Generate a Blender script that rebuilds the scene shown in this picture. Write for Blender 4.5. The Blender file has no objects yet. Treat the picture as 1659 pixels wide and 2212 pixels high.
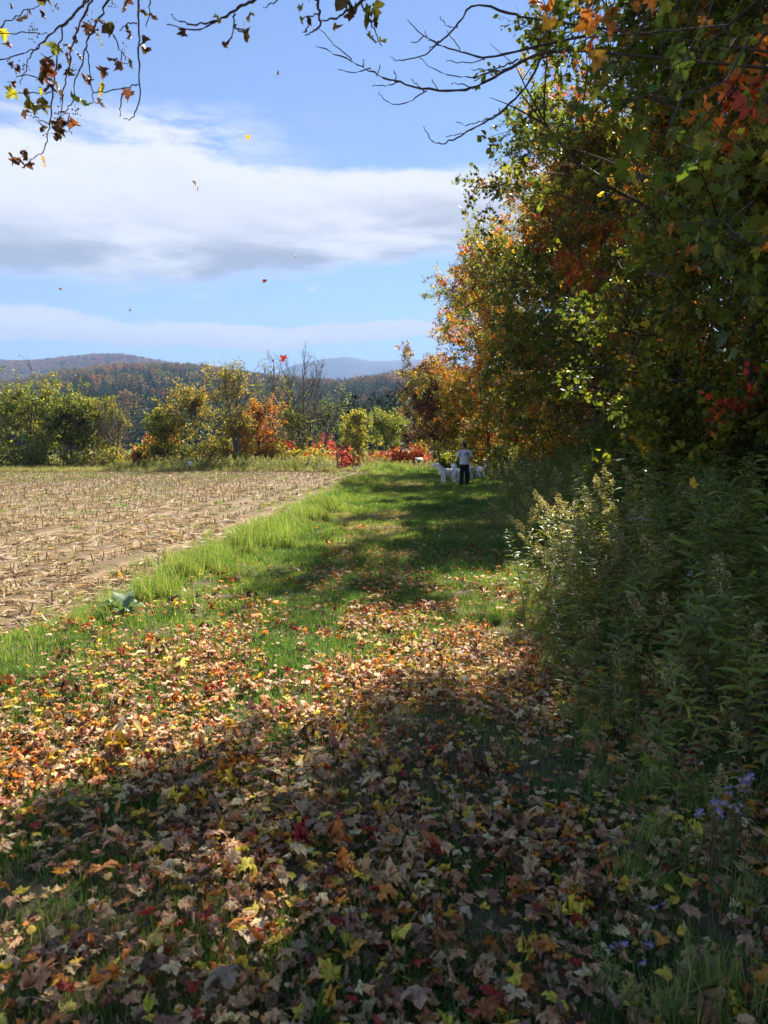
import bpy, math, random
import numpy as np
from mathutils import Vector, Matrix, Euler

rng = np.random.default_rng(11)
random.seed(5)
SC = bpy.context.scene
COL = SC.collection
PI = math.pi

# ------------------------------------------------------------------ camera
CAM_H = 1.6
PITCH = math.radians(5.33)
FP = 1534.0            # focal length in pixels of a 1659 x 2212 picture
cam_d = bpy.data.cameras.new('camera')
cam_d.sensor_fit = 'VERTICAL'
cam_d.sensor_height = 34.6
cam_d.lens = 24.0
cam_d.clip_start = 0.05
cam_d.dof.use_dof = True
cam_d.dof.focus_distance = 12.0
cam_d.dof.aperture_fstop = 5.0
cam_d.clip_end = 40000
cam = bpy.data.objects.new('camera', cam_d)
COL.objects.link(cam)
cam.location = (0, 0, CAM_H)
cam.rotation_euler = (PI / 2 - PITCH, 0, 0)
SC.camera = cam

# ------------------------------------------------------------------ light
SUN_EL = math.radians(39)
SUN_AZ = math.radians(22)          # to the right of the view direction (+Y)
SUNV = Vector((math.cos(SUN_EL) * math.sin(SUN_AZ), math.cos(SUN_EL) * math.cos(SUN_AZ), math.sin(SUN_EL)))
sun_d = bpy.data.lights.new('sun', 'SUN')
sun_d.energy = 5.0
sun_d.angle = math.radians(0.53)
sun_d.color = (1.0, 0.93, 0.82)
sun = bpy.data.objects.new('sun', sun_d)
COL.objects.link(sun)
sun.location = SUNV * 100
sun.rotation_euler = (-SUNV).to_track_quat('-Z', 'Y').to_euler()

SC.view_settings.view_transform = 'Standard'
SC.view_settings.look = 'None'
SC.view_settings.gamma = 1
SC.view_settings.use_curve_mapping = False
SC.view_settings.exposure = 1.85
SC.cycles.max_bounces = 10
SC.cycles.diffuse_bounces = 5
SC.cycles.glossy_bounces = 2
SC.cycles.transmission_bounces = 4
SC.cycles.transparent_max_bounces = 8
SC.cycles.volume_bounces = 0
SC.cycles.sample_clamp_indirect = 6.0
SC.cycles.use_denoising = True

# ------------------------------------------------------------------ world: Nishita sky with cloud banks
W = bpy.data.worlds.new('World')
SC.world = W
W.use_nodes = True
nt = W.node_tree
nt.nodes.clear()


class NB:
    """tiny expression helper for shader math"""
    def __init__(s, t): s.t = t
    def node(s, ty, **kw):
        n = s.t.nodes.new(ty)
        for k, v in kw.items(): setattr(n, k, v)
        return n
    def inp(s, n, i, v):
        if isinstance(v, (int, float)): n.inputs[i].default_value = v
        elif isinstance(v, (tuple, list)): n.inputs[i].default_value = v
        else: s.t.links.new(v, n.inputs[i])
    def m(s, op, a, b=0.0, c=0.0, clamp=False):
        n = s.node('ShaderNodeMath', operation=op, use_clamp=clamp)
        s.inp(n, 0, a); s.inp(n, 1, b); s.inp(n, 2, c)
        return n.outputs[0]
    def ss(s, x, lo, hi):
        n = s.node('ShaderNodeMapRange', interpolation_type='SMOOTHSTEP')
        s.inp(n, 0, x); s.inp(n, 1, lo); s.inp(n, 2, hi); s.inp(n, 3, 0.0); s.inp(n, 4, 1.0)
        return n.outputs[0]
    def mix(s, f, a, b):
        n = s.node('ShaderNodeMix', data_type='RGBA')
        s.inp(n, 0, f); s.inp(n, 6, a); s.inp(n, 7, b)
        return n.outputs[2]
    def noise(s, vec, scale, detail=4.0, rough=0.55, dim='3D'):
        n = s.node('ShaderNodeTexNoise', noise_dimensions=dim)
        if vec is not None: s.t.links.new(vec, n.inputs['Vector'])
        n.inputs['Scale'].default_value = scale
        n.inputs['Detail'].default_value = detail
        n.inputs['Roughness'].default_value = rough
        return n.outputs[0]
    def mapping(s, vec, scale=(1, 1, 1), rot=(0, 0, 0), loc=(0, 0, 0)):
        n = s.node('ShaderNodeMapping')
        s.t.links.new(vec, n.inputs[0])
        n.inputs['Location'].default_value = loc
        n.inputs['Rotation'].default_value = rot
        n.inputs['Scale'].default_value = scale
        return n.outputs[0]


b = NB(nt)
sky = b.node('ShaderNodeTexSky', sky_type='NISHITA')
sky.sun_disc = False
sky.sun_elevation = SUN_EL
sky.sun_rotation = SUN_AZ
sky.altitude = 200
sky.air_density = 0.9
sky.dust_density = 0.0
sky.ozone_density = 3.0
tc = b.node('ShaderNodeTexCoord')
sep = b.node('ShaderNodeSeparateXYZ')
nt.links.new(tc.outputs['Generated'], sep.inputs[0])
dx, dy, dz = sep.outputs
hor = b.m('SQRT', b.m('ADD', b.m('MULTIPLY', dx, dx), b.m('MULTIPLY', dy, dy)))
el0 = b.m('DIVIDE', dz, b.m('MAXIMUM', hor, 0.001))
az = b.m('ARCTAN2', dx, dy)
vflat = b.mapping(tc.outputs['Generated'], scale=(1, 1, 3.2))
vflat2 = b.mapping(tc.outputs['Generated'], scale=(1, 1, 5.0), loc=(3.1, 1.7, 0.4))
n_edge = b.noise(vflat, 5.5, 11, 0.68)
n_soft = b.noise(vflat2, 3.2, 5, 0.5)
n_shade = b.noise(vflat2, 6.0, 7, 0.6)
el = b.m('ADD', el0, b.m('MULTIPLY', b.m('SUBTRACT', n_edge, 0.5), 0.10))
el = b.m('ADD', el, b.m('MULTIPLY', b.m('SUBTRACT', n_soft, 0.5), 0.05))
# bank 1: the wide cloud sheet
bot1 = b.m('MULTIPLY_ADD', b.m('SINE', b.m('MULTIPLY', b.m('ADD', az, 0.06), 4.0)), 0.035, 0.238)
top1 = b.m('MULTIPLY_ADD', b.m('SINE', b.m('MULTIPLY', b.m('ADD', az, 0.2), 3.0)), -0.008, 0.378)
c1 = b.m('MULTIPLY', b.ss(el, b.m('SUBTRACT', bot1, 0.012), b.m('ADD', bot1, 0.022)),
         b.m('SUBTRACT', 1.0, b.ss(el, b.m('SUBTRACT', top1, 0.012), b.m('ADD', top1, 0.012))))
# wisps combed out of its top
vst = b.mapping(tc.outputs['Generated'], scale=(2.2, 2.2, 9.0), rot=(0.0, math.radians(-24), 0.0))
n_st = b.noise(vst, 5.0, 8, 0.68)
wf = b.m('POWER', b.m('MAXIMUM', b.m('COSINE', b.m('MULTIPLY', b.m('ADD', az, 0.29), 2.6)), 0.0), 14.0)
wisp = b.m('MULTIPLY', b.m('MULTIPLY', wf, b.ss(el0, 0.34, 0.385)),
           b.m('SUBTRACT', 1.0, b.ss(el, 0.40, 0.462)))
wisp = b.m('MULTIPLY', wisp, b.ss(n_st, 0.34, 0.60))
wisp = b.m('MULTIPLY', wisp, 0.95)
# bank 2: the low band
el2 = b.m('ADD', el0, b.m('MULTIPLY', b.m('SUBTRACT', n_edge, 0.5), 0.05))
el2 = b.m('ADD', el2, b.m('MULTIPLY', b.m('SUBTRACT', n_soft, 0.5), 0.015))
mid2 = b.m('MULTIPLY_ADD', b.m('SINE', b.m('MULTIPLY', az, 2.0)), 0.011, 0.155)
half2 = b.m('MULTIPLY_ADD', b.m('SINE', b.m('MULTIPLY', b.m('ADD', az, 0.06), 2.4)), -0.011, 0.0125)
d2 = b.m('DIVIDE', b.m('ABSOLUTE', b.m('SUBTRACT', el2, mid2)), half2)
c2 = b.m('SUBTRACT', 1.0, b.ss(d2, 0.8, 1.2))
# small scattered puffs between the banks
n_puf = b.noise(b.mapping(tc.outputs['Generated'], scale=(1, 1, 2.6), loc=(0.35, 0.2, 0.9)), 7.0, 6, 0.55)
c3 = b.m('MULTIPLY', b.ss(n_puf, 0.57, 0.64),
         b.m('SUBTRACT', 1.0, b.ss(b.m('ABSOLUTE', b.m('SUBTRACT', el0, 0.203)), 0.006, 0.022)))
# thin veil low down
veil = b.m('MULTIPLY', b.m('SUBTRACT', 1.0, b.ss(el0, 0.05, 0.26)), 0.16)
cl = b.m('MAXIMUM', b.m('MAXIMUM', c1, wisp), b.m('MAXIMUM', c2, c3))
cl = b.m('MAXIMUM', cl, veil)
# grey lower halves of the banks
g1 = b.m('SUBTRACT', 1.0, b.ss(b.m('SUBTRACT', el, bot1), 0.012, 0.115))
g1 = b.m('MULTIPLY', g1, b.ss(b.m('SUBTRACT', el, bot1), -0.012, 0.022))
g1 = b.m('MULTIPLY', g1, b.ss(n_shade, 0.30, 0.58))
g2 = b.m('MULTIPLY', b.ss(b.m('SUBTRACT', mid2, el2), -0.004, 0.016), 0.2)
g2 = b.m('MULTIPLY', g2, b.m('SUBTRACT', 1.0, b.ss(el0, 0.16, 0.2)))
gm = b.m('ADD', b.m('MULTIPLY', b.ss(n_shade, 0.42, 0.72), 0.18), b.m('MAXIMUM', g1, g2), clamp=True)
ccol = b.mix(gm, (3.3, 3.22, 3.12, 1), (1.5, 1.5, 1.56, 1))
skyc = b.node('ShaderNodeHueSaturation')
nt.links.new(sky.outputs[0], skyc.inputs['Color'])
skyc.inputs['Hue'].default_value = 0.506
skyc.inputs['Saturation'].default_value = 0.98
skyc.inputs['Value'].default_value = 0.51
fin = b.mix(b.m('MULTIPLY', cl, 0.94), skyc.outputs[0], ccol)
bg = b.node('ShaderNodeBackground')
nt.links.new(fin, bg.inputs[0])
bg.inputs[1].default_value = 0.10
wo = b.node('ShaderNodeOutputWorld')
nt.links.new(bg.outputs[0], wo.inputs[0])

# ================================================================== helpers
def tag(o, label=None, cat=None, group=None, kind=None):
    if label: o['label'] = label
    if cat: o['category'] = cat
    if group: o['group'] = group
    if kind: o['kind'] = kind
    return o


def ray(px, py):
    X = (px - 829.5) / FP
    Y = (1106.0 - py) / FP
    return np.array([X, math.cos(PITCH) + Y * math.sin(PITCH), -math.sin(PITCH) + Y * math.cos(PITCH)])


def at(px, py, d):
    """point seen at pixel (px, py) of the photograph at ground distance d along +Y"""
    r = ray(px, py)
    return np.array([0, 0, CAM_H]) + r * (d / r[1])


def gnd(px, py):
    r = ray(px, py)
    return np.array([0, 0, CAM_H]) + r * (CAM_H / -r[2])


def empty(name, loc, rz=0.0):
    o = bpy.data.objects.new(name, None)
    o.empty_display_size = 0.2
    COL.objects.link(o)
    o.location = loc
    o.rotation_euler = (0, 0, rz)
    return o


def mk(name, parts, mat, parent=None, smooth=False, link=True):
    """parts: list of (V, F, C or None); all faces of one part have equal size"""
    nv = 0
    vs, ls, lt, cs = [], [], [], []
    anyc = any(p[2] is not None for p in parts)
    for V, F, C in parts:
        if len(V) == 0: continue
        V = np.asarray(V, dtype=np.float32); F = np.asarray(F, dtype=np.int32)
        vs.append(V); ls.append((F + nv).ravel()); lt.append(np.full(len(F), F.shape[1], np.int32))
        if anyc:
            cs.append(np.asarray(C, np.float32) if C is not None else np.full((len(V), 3), 0.5, np.float32))
        nv += len(V)
    V = np.concatenate(vs); L = np.concatenate(ls); T = np.concatenate(lt)
    me = bpy.data.meshes.new(name)
    me.vertices.add(len(V)); me.vertices.foreach_set('co', V.ravel())
    me.loops.add(len(L)); me.loops.foreach_set('vertex_index', L)
    me.polygons.add(len(T))
    st = np.zeros(len(T), np.int32); st[1:] = np.cumsum(T)[:-1]
    me.polygons.foreach_set('loop_start', st)
    if smooth: me.polygons.foreach_set('use_smooth', np.ones(len(T), bool))
    if anyc:
        C = np.concatenate(cs); C4 = np.ones((len(C), 4), np.float32); C4[:, :3] = C
        a = me.attributes.new('Col', 'FLOAT_COLOR', 'POINT'); a.data.foreach_set('color', C4.ravel())
    me.update(calc_edges=True)
    if mat: me.materials.append(mat)
    if not link: return me
    o = bpy.data.objects.new(name, me)
    COL.objects.link(o)
    if parent: o.parent = parent
    return o


def obj_from(name, me, parent=None, loc=None, rot=None, scl=None):
    o = bpy.data.objects.new(name, me)
    COL.objects.link(o)
    if parent: o.parent = parent
    if loc is not None: o.location = loc
    if rot is not None: o.rotation_euler = rot
    if scl is not None: o.scale = scl if hasattr(scl, '__len__') else (scl,) * 3
    return o


def norm(v):
    return v / np.maximum(np.linalg.norm(v, axis=-1, keepdims=True), 1e-9)


def tubes(P, R, sides=5, cap=False):
    """P (N,n,3) polylines, R (N,n) radii -> V, F"""
    P = np.asarray(P, float); R = np.asarray(R, float)
    if P.ndim == 2: P = P[None]; R = R[None]
    N, n, _ = P.shape
    T = np.gradient(P, axis=1); T = norm(T)
    ref = np.zeros_like(T); ref[..., 0] = 1.0
    par = np.abs(T[..., 0]) > 0.9
    ref[par] = (0, 1, 0)
    A = norm(np.cross(T, ref)); B = np.cross(T, A)
    th = np.arange(sides) / sides * 2 * PI
    ring = A[:, :, None] * np.cos(th)[:, None] + B[:, :, None] * np.sin(th)[:, None]
    V = (P[:, :, None] + ring * R[:, :, None, None]).reshape(-1, 3)
    i = np.arange(N)[:, None, None] * n * sides
    j = np.arange(n - 1)[None, :, None] * sides
    k = np.arange(sides)[None, None, :]; k2 = (k + 1) % sides
    F = np.stack([i + j + k, i + j + k2, i + j + sides + k2, i + j + sides + k], -1).reshape(-1, 4)
    return V, F


def vnoise(x, y, seed=0):
    """value noise in [0,1]"""
    x = np.asarray(x, float); y = np.asarray(y, float)
    xi = np.floor(x).astype(np.int64); yi = np.floor(y).astype(np.int64)
    xf = x - xi; yf = y - yi
    xf = xf * xf * (3 - 2 * xf); yf = yf * yf * (3 - 2 * yf)
    def h(a, c):
        v = (a * 374761393 + c * 668265263 + seed * 974711) & 0x7fffffff
        v = ((v ^ (v >> 13)) * 1274126177) & 0x7fffffff
        return ((v ^ (v >> 16)) & 0xffff) / 65535.0
    return (h(xi, yi) * (1 - xf) + h(xi + 1, yi) * xf) * (1 - yf) + (h(xi, yi + 1) * (1 - xf) + h(xi + 1, yi + 1) * xf) * yf


def fbm(x, y, seed=0, o=4):
    s = 0; a = 0.5; t = 0
    for i in range(o):
        s = s + a * vnoise(np.asarray(x) * 2 ** i, np.asarray(y) * 2 ** i, seed + i * 17); t += a; a *= 0.55
    return s / t


# ---- leaf templates: (V, F); y = along the leaf, x = across, z = normal, length 1
L_DIA = (np.array([[0, 0, 0], [.34, .45, .10], [0, 1, -.06], [-.34, .45, .10]], float), np.array([[0, 1, 2], [0, 2, 3]]))
L_OVAL = (np.array([[0, 0, 0], [.33, .28, .10], [.30, .62, .08], [0, 1, -.12], [-.30, .62, .08], [-.33, .28, .10], [0, .45, 0]], float),
          np.array([[0, 1, 6], [1, 2, 6], [2, 3, 6], [3, 4, 6], [4, 5, 6], [5, 0, 6]]))
L_LANCE = (np.array([[0, 0, 0], [.115, .35, .06], [-.115, .35, .06], [0, .35, 0], [.085, .72, -.08], [-.085, .72, -.08], [0, .72, -.12], [0, 1, -.34]], float),
           np.array([[0, 1, 3], [0, 3, 2], [1, 4, 3], [4, 6, 3], [3, 6, 2], [6, 5, 2], [4, 7, 6], [6, 7, 5]]))


def maple_outline():
    h = [(.06, -.03), (.22, -.06), (.40, -.12), (.36, .02), (.30, .07), (.45, .13), (.50, .20), (.66, .40), (.50, .38), (.40, .43), (.24, .40),
         (.27, .55), (.32, .66), (.20, .66), (.14, .76), (0, 1.0)]
    r = np.array(h); l = r[:-1][::-1].copy(); l[:, 0] *= -1
    return np.concatenate([r, l])


def maple_star():
    h = [(.04, 0), (.38, -.10), (.30, .08), (.62, .38), (.24, .40), (.28, .62), (0, 1.0)]
    r = np.array(h); l = r[:-1][::-1].copy(); l[:, 0] *= -1
    o = np.concatenate([r, l]); n = len(o)
    V = np.zeros((n + 1, 3)); V[:n, :2] = o; V[n] = (0, .25, 0.0)
    rr = np.hypot(V[:n, 0], V[:n, 1] - .25); V[:n, 2] = -0.18 * rr ** 2 + 0.05 * np.sin(np.arange(n) * 2.4)
    F = np.array([[i, (i + 1) % n, n] for i in range(n)])
    return V, F


L_MAPLE = maple_star()


def leaf_cloud(pos, size, along, tmpl, col, jit=0.6, cvar=0.18, face=None):
    """place leaf templates; along (N,3) preferred long axis, jit its scatter"""
    N = len(pos)
    d = norm(along + rng.normal(0, jit, (N, 3)))
    n0 = rng.normal(0, 1, (N, 3)) if face is None else face + rng.normal(0, 0.5, (N, 3))
    s = norm(np.cross(d, n0)); nn = np.cross(s, d)
    V, F = tmpl
    sz = np.asarray(size)[:, None, None]
    P = pos[:, None] + sz * (V[None, :, :1] * s[:, None] + V[None, :, 1:2] * d[:, None] + V[None, :, 2:3] * nn[:, None])
    k = len(V)
    FF = (np.arange(N)[:, None, None] * k + F[None]).reshape(-1, F.shape[1])
    C = np.clip(col * (1 + rng.normal(0, cvar, (N, 1))), 0.004, 2.5)
    C = np.clip(C * (1 + rng.normal(0, cvar * 0.35, (N, 3))), 0.004, 2.5)
    return P.reshape(-1, 3), FF, np.repeat(C, k, axis=0)


# ================================================================== materials
def new_mat(name):
    m = bpy.data.materials.new(name); m.use_nodes = True
    t = m.node_tree; t.nodes.clear()
    out = t.nodes.new('ShaderNodeOutputMaterial')
    return m, NB(t), out


def leaf_material(name, src='Col', trans=0.45, rough=0.5, tgain=1.35, spec=0.35, kind='GEOMETRY', mottle=0.0, tint=(1.05, 1.0, 0.55), mult=False):
    m, n, out = new_mat(name)
    if src == 'OBJECT':
        c = n.node('ShaderNodeObjectInfo').outputs['Color']
    else:
        a = n.node('ShaderNodeAttribute'); a.attribute_type = kind; a.attribute_name = src
        c = a.outputs['Color']
    if mult:
        a2 = n.node('ShaderNodeAttribute'); a2.attribute_name = 'Col'
        mu = n.node('ShaderNodeMix', data_type='RGBA', blend_type='MULTIPLY')
        n.inp(mu, 0, 1.0); n.inp(mu, 6, c); n.inp(mu, 7, a2.outputs['Color'])
        c = mu.outputs[2]
    if mottle > 0:
        g = n.node('ShaderNodeTexCoord')
        z = n.noise(g.outputs['Generated'], 6.0, 5, 0.65)
        f = n.m('MULTIPLY', n.ss(z, 0.52, 0.68), mottle)
        mm = n.node('ShaderNodeMix', data_type='RGBA', blend_type='MULTIPLY')
        n.inp(mm, 0, f); n.inp(mm, 6, c); n.inp(mm, 7, (0.42, 0.30, 0.24, 1))
        c = mm.outputs[2]
    p = n.node('ShaderNodeBsdfPrincipled')
    n.inp(p, 'Base Color', c); p.inputs['Roughness'].default_value = rough
    p.inputs['Specular IOR Level'].default_value = spec
    tr = n.node('ShaderNodeBsdfTranslucent')
    g2 = n.node('ShaderNodeMix', data_type='RGBA', blend_type='MULTIPLY')
    n.inp(g2, 0, 1.0); n.inp(g2, 6, c); n.inp(g2, 7, (tgain * tint[0], tgain * tint[1], tgain * tint[2], 1))
    n.inp(tr, 0, g2.outputs[2])
    mx = n.node('ShaderNodeMixShader')
    mx.inputs[0].default_value = trans
    m.node_tree.links.new(p.outputs[0], mx.inputs[1]); m.node_tree.links.new(tr.outputs[0], mx.inputs[2])
    m.node_tree.links.new(mx.outputs[0], out.inputs[0])
    return m


def plain(name, col, rough=0.7, col2=None, scale=4.0, bump=0.0, bscale=20.0, metal=0.0, stretch=(1, 1, 1), coord='Object'):
    m, n, out = new_mat(name)
    p = n.node('ShaderNodeBsdfPrincipled')
    p.inputs['Roughness'].default_value = rough; p.inputs['Metallic'].default_value = metal
    p.inputs['Specular IOR Level'].default_value = 0.25
    tcn = n.node('ShaderNodeTexCoord')
    v = n.mapping(tcn.outputs[coord], scale=stretch)
    if col2:
        z = n.noise(v, scale, 6, 0.6)
        n.inp(p, 'Base Color', n.mix(n.ss(z, 0.35, 0.65), (*col, 1), (*col2, 1)))
    else:
        p.inputs['Base Color'].default_value = (*col, 1)
    if bump > 0:
        bz = n.noise(v, bscale, 6, 0.65)
        bn = n.node('ShaderNodeBump'); bn.inputs['Strength'].default_value = bump
        n.inp(bn, 'Height', bz); n.inp(p, 'Normal', bn.outputs[0])
    m.node_tree.links.new(p.outputs[0], out.inputs[0])
    return m


M_LEAF = leaf_material('tree_leaf', trans=0.5, tgain=1.5)
M_SPRAY = leaf_material('spray_leaf', src='icol', kind='INSTANCER', trans=0.5, tgain=1.5, mult=True)
M_LEAFDRY = leaf_material('dry_leaf', trans=0.3, rough=0.65, tgain=1.25, tint=(1.1, .95, .7))
M_WEED = leaf_material('weed_leaf', trans=0.4, rough=0.45, tgain=1.35)
M_GRASS = leaf_material('grass_blade', trans=0.42, rough=0.45, tgain=1.5, spec=0.4)
M_FALL = leaf_material('fallen_leaf', src='icol', kind='INSTANCER', trans=0.22, rough=0.6, tgain=1.2, mottle=0.75, tint=(1.1, .95, .7))
M_FALLOBJ = leaf_material('fallen_leaf_single', src='OBJECT', trans=0.22, rough=0.6, tgain=1.2, mottle=0.75, tint=(1.1, .95, .7))
M_FOREST = leaf_material('forest_tree', src='icol', kind='INSTANCER', trans=0.25, rough=0.8, tgain=1.2, spec=0.1)
M_BARK = plain('bark', (.115, .092, .072), .9, (.05, .04, .033), 9, .5, 30, stretch=(1, 1, .3))
M_BARKP = plain('pale_bark', (.24, .22, .19), .9, (.10, .085, .07), 7, .4, 24, stretch=(1, 1, .5))
M_TWIG = plain('twig', (.085, .06, .045), .8, (.05, .035, .028), 20)
M_STEM = plain('weed_stem', (.10, .095, .045), .7, (.14, .08, .045), 6)
M_CORN = plain('corn_stalk', (.42, .31, .17), .75, (.26, .18, .10), 14, .2, 40, stretch=(1, 1, .4))

# ================================================================== ground heights and edges
YL = np.array([-40, 0, 4.6, 6.5, 9, 12, 17, 28, 37, 46, 60, 80]); XL = np.array([-7, -4.5, -3.6, -2.65, -2.5, -2.45, -2.0, -1.15, -.5, .2, 1, 2])
YR = np.array([-40, 0, 2, 3.3, 5, 7.3, 10.4, 17, 25, 35, 50, 80]); XR = np.array([.4, .62, .75, .98, 1.15, 1.4, 1.85, 2.75, 3.85, 4.7, 5.6, 7])


def xl(y): return np.interp(y, YL, XL)
def xr(y): return np.interp(y, YR, XR)


def hz(x, y):
    x = np.asarray(x, float); y = np.asarray(y, float)
    z = 0.05 * (fbm(x * .5, y * .5, 3) - .5)
    near = np.clip((60 - y) / 15, 0, 1) * np.clip((y + 10) / 8, 0, 1)
    z = z + near * .07 * np.exp(-((x - xl(y) - .4) / .4) ** 2)
    z = z + near * .16 * np.clip((x - xr(y)) / 2.0, 0, 1)
    z = z - 1.5 * np.exp(-(((x + 3.2) / 6.5) ** 2 + ((y - 61) / 9) ** 2))
    return z


def ground_sheet(name, xs, ys, zf, mat):
    X, Y = np.meshgrid(xs, ys)
    Z = zf(X, Y)
    V = np.stack([X, Y, Z], -1).reshape(-1, 3)
    nx = len(xs); i = np.arange(len(ys) - 1)[:, None] * nx + np.arange(nx - 1)[None]
    F = np.stack([i, i + 1, i + nx + 1, i + nx], -1).reshape(-1, 4)
    return mk(name, [(V, F, None)], mat, smooth=True)


def ground_mat():
    m, n, out = new_mat('meadow_soil')
    p = n.node('ShaderNodeBsdfPrincipled'); p.inputs['Roughness'].default_value = 0.95
    p.inputs['Specular IOR Level'].default_value = 0.1
    g = n.node('ShaderNodeTexCoord')
    a = n.noise(g.outputs['Object'], 9, 6, .65); c = n.noise(g.outputs['Object'], 0.06, 5, .6)
    near = n.mix(n.ss(a, .38, .62), (.085, .085, .04, 1), (.13, .10, .065, 1))
    far = n.mix(n.ss(c, .45, .55), (.20, .17, .085, 1), (.10, .115, .04, 1))
    sp = n.node('ShaderNodeSeparateXYZ'); m.node_tree.links.new(g.outputs['Object'], sp.inputs[0])
    f = n.ss(n.m('MAXIMUM', sp.outputs[1], n.m('MULTIPLY', sp.outputs[0], -1.4)), 44, 62)
    n.inp(p, 'Base Color', n.mix(f, near, far))
    bn = n.node('ShaderNodeBump'); bn.inputs['Strength'].default_value = .6; bn.inputs['Distance'].default_value = .03
    n.inp(bn, 'Height', n.noise(g.outputs['Object'], 26, 6, .7)); n.inp(p, 'Normal', bn.outputs[0])
    m.node_tree.links.new(p.outputs[0], out.inputs[0])
    return m


def soil_mat():
    m, n, out = new_mat('field_soil')
    p = n.node('ShaderNodeBsdfPrincipled'); p.inputs['Roughness'].default_value = 0.95
    p.inputs['Specular IOR Level'].default_value = 0.1
    g = n.node('ShaderNodeTexCoord')
    a = n.noise(g.outputs['Object'], 5, 8, .7); c = n.noise(g.outputs['Object'], 30, 5, .7)
    c1 = n.mix(n.ss(a, .38, .62), (.21, .15, .085, 1), (.33, .245, .145, 1))
    c2 = n.mix(n.ss(c, .55, .66), c1, (.46, .37, .24, 1))
    sp = n.node('ShaderNodeSeparateXYZ'); m.node_tree.links.new(g.outputs['Object'], sp.inputs[0])
    ph = n.m('MULTIPLY', n.m('MULTIPLY_ADD', sp.outputs[1], -.085, sp.outputs[0]), 2 * PI / .76)
    rw = n.m('MULTIPLY_ADD', n.m('SINE', n.m('ADD', ph, 1.2)), .5, .5)
    rw = n.m('MULTIPLY', n.ss(n.m('ADD', rw, n.m('MULTIPLY', a, .5)), .55, 1.05), .75)
    n.inp(p, 'Base Color', n.mix(rw, c2, (.15, .105, .065, 1)))
    bn = n.node('ShaderNodeBump'); bn.inputs['Strength'].default_value = .8; bn.inputs['Distance'].default_value = .04
    n.inp(bn, 'Height', n.noise(g.outputs['Object'], 14, 8, .75)); n.inp(p, 'Normal', bn.outputs[0])
    m.node_tree.links.new(p.outputs[0], out.inputs[0])
    return m


def graded(lo, hi, fine_lo, fine_hi, step, k=1.35):
    a = list(np.arange(fine_lo, fine_hi + 1e-6, step)); s = step
    while a[-1] < hi:
        s *= k; a.append(min(a[-1] + s, hi))
    s = step
    while a[0] > lo:
        s *= k; a.insert(0, max(a[0] - s, lo))
    return np.array(a)


gr = ground_sheet('ground', graded(-7000, 7000, -12, 9, .3), graded(-3000, 7000, -3, 75, .4), hz, ground_mat())
tag(gr, kind='structure')
# harvested field: a sheet between the verge and the far hedge
uu = np.concatenate([np.linspace(0, 12, 60), np.linspace(12.5, 60, 60)])
ff = np.linspace(-10, 1, 120)
yy = np.linspace(-20, 45.5, 200)
Yg, Ug = np.meshgrid(yy, uu, indexing='ij')
Xg = xl(Yg) - 0.05 - Ug + .12 * (fbm(Yg * .8, Yg * 0 + 3.3, 8) - .5) * (Ug < 1)
far_edge = 44.0 + 0.10 * (Xg + 3)
Yg2 = np.minimum(Yg, far_edge + 1.2 * (fbm(Xg * .3, Xg * 0, 4) - .5))
ROWDIR = np.array([.085, 1.0]) / math.hypot(.085, 1)
rowc = (Xg - .085 * Yg) / .76
Zg = hz(Xg, Yg2) + .004 + .025 * (np.cos(rowc * 2 * PI) * .5 + .5) * np.clip(Ug, 0, 1) + .03 * (fbm(Xg * 2, Yg * 2, 21) - .45) * np.clip(Ug, 0, 1)
Zg = np.maximum(Zg, hz(Xg, Yg2) + .004)
Vf = np.stack([Xg, Yg2, Zg], -1).reshape(-1, 3)
nx = len(uu); ii = np.arange(len(yy) - 1)[:, None] * nx + np.arange(nx - 1)[None]
Ff = np.stack([ii, ii + nx, ii + nx + 1, ii + 1], -1).reshape(-1, 4)
fld = mk('corn_field', [(Vf, Ff[:, ::-1], None)], soil_mat(), smooth=True)
tag(fld, kind='structure')

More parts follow.
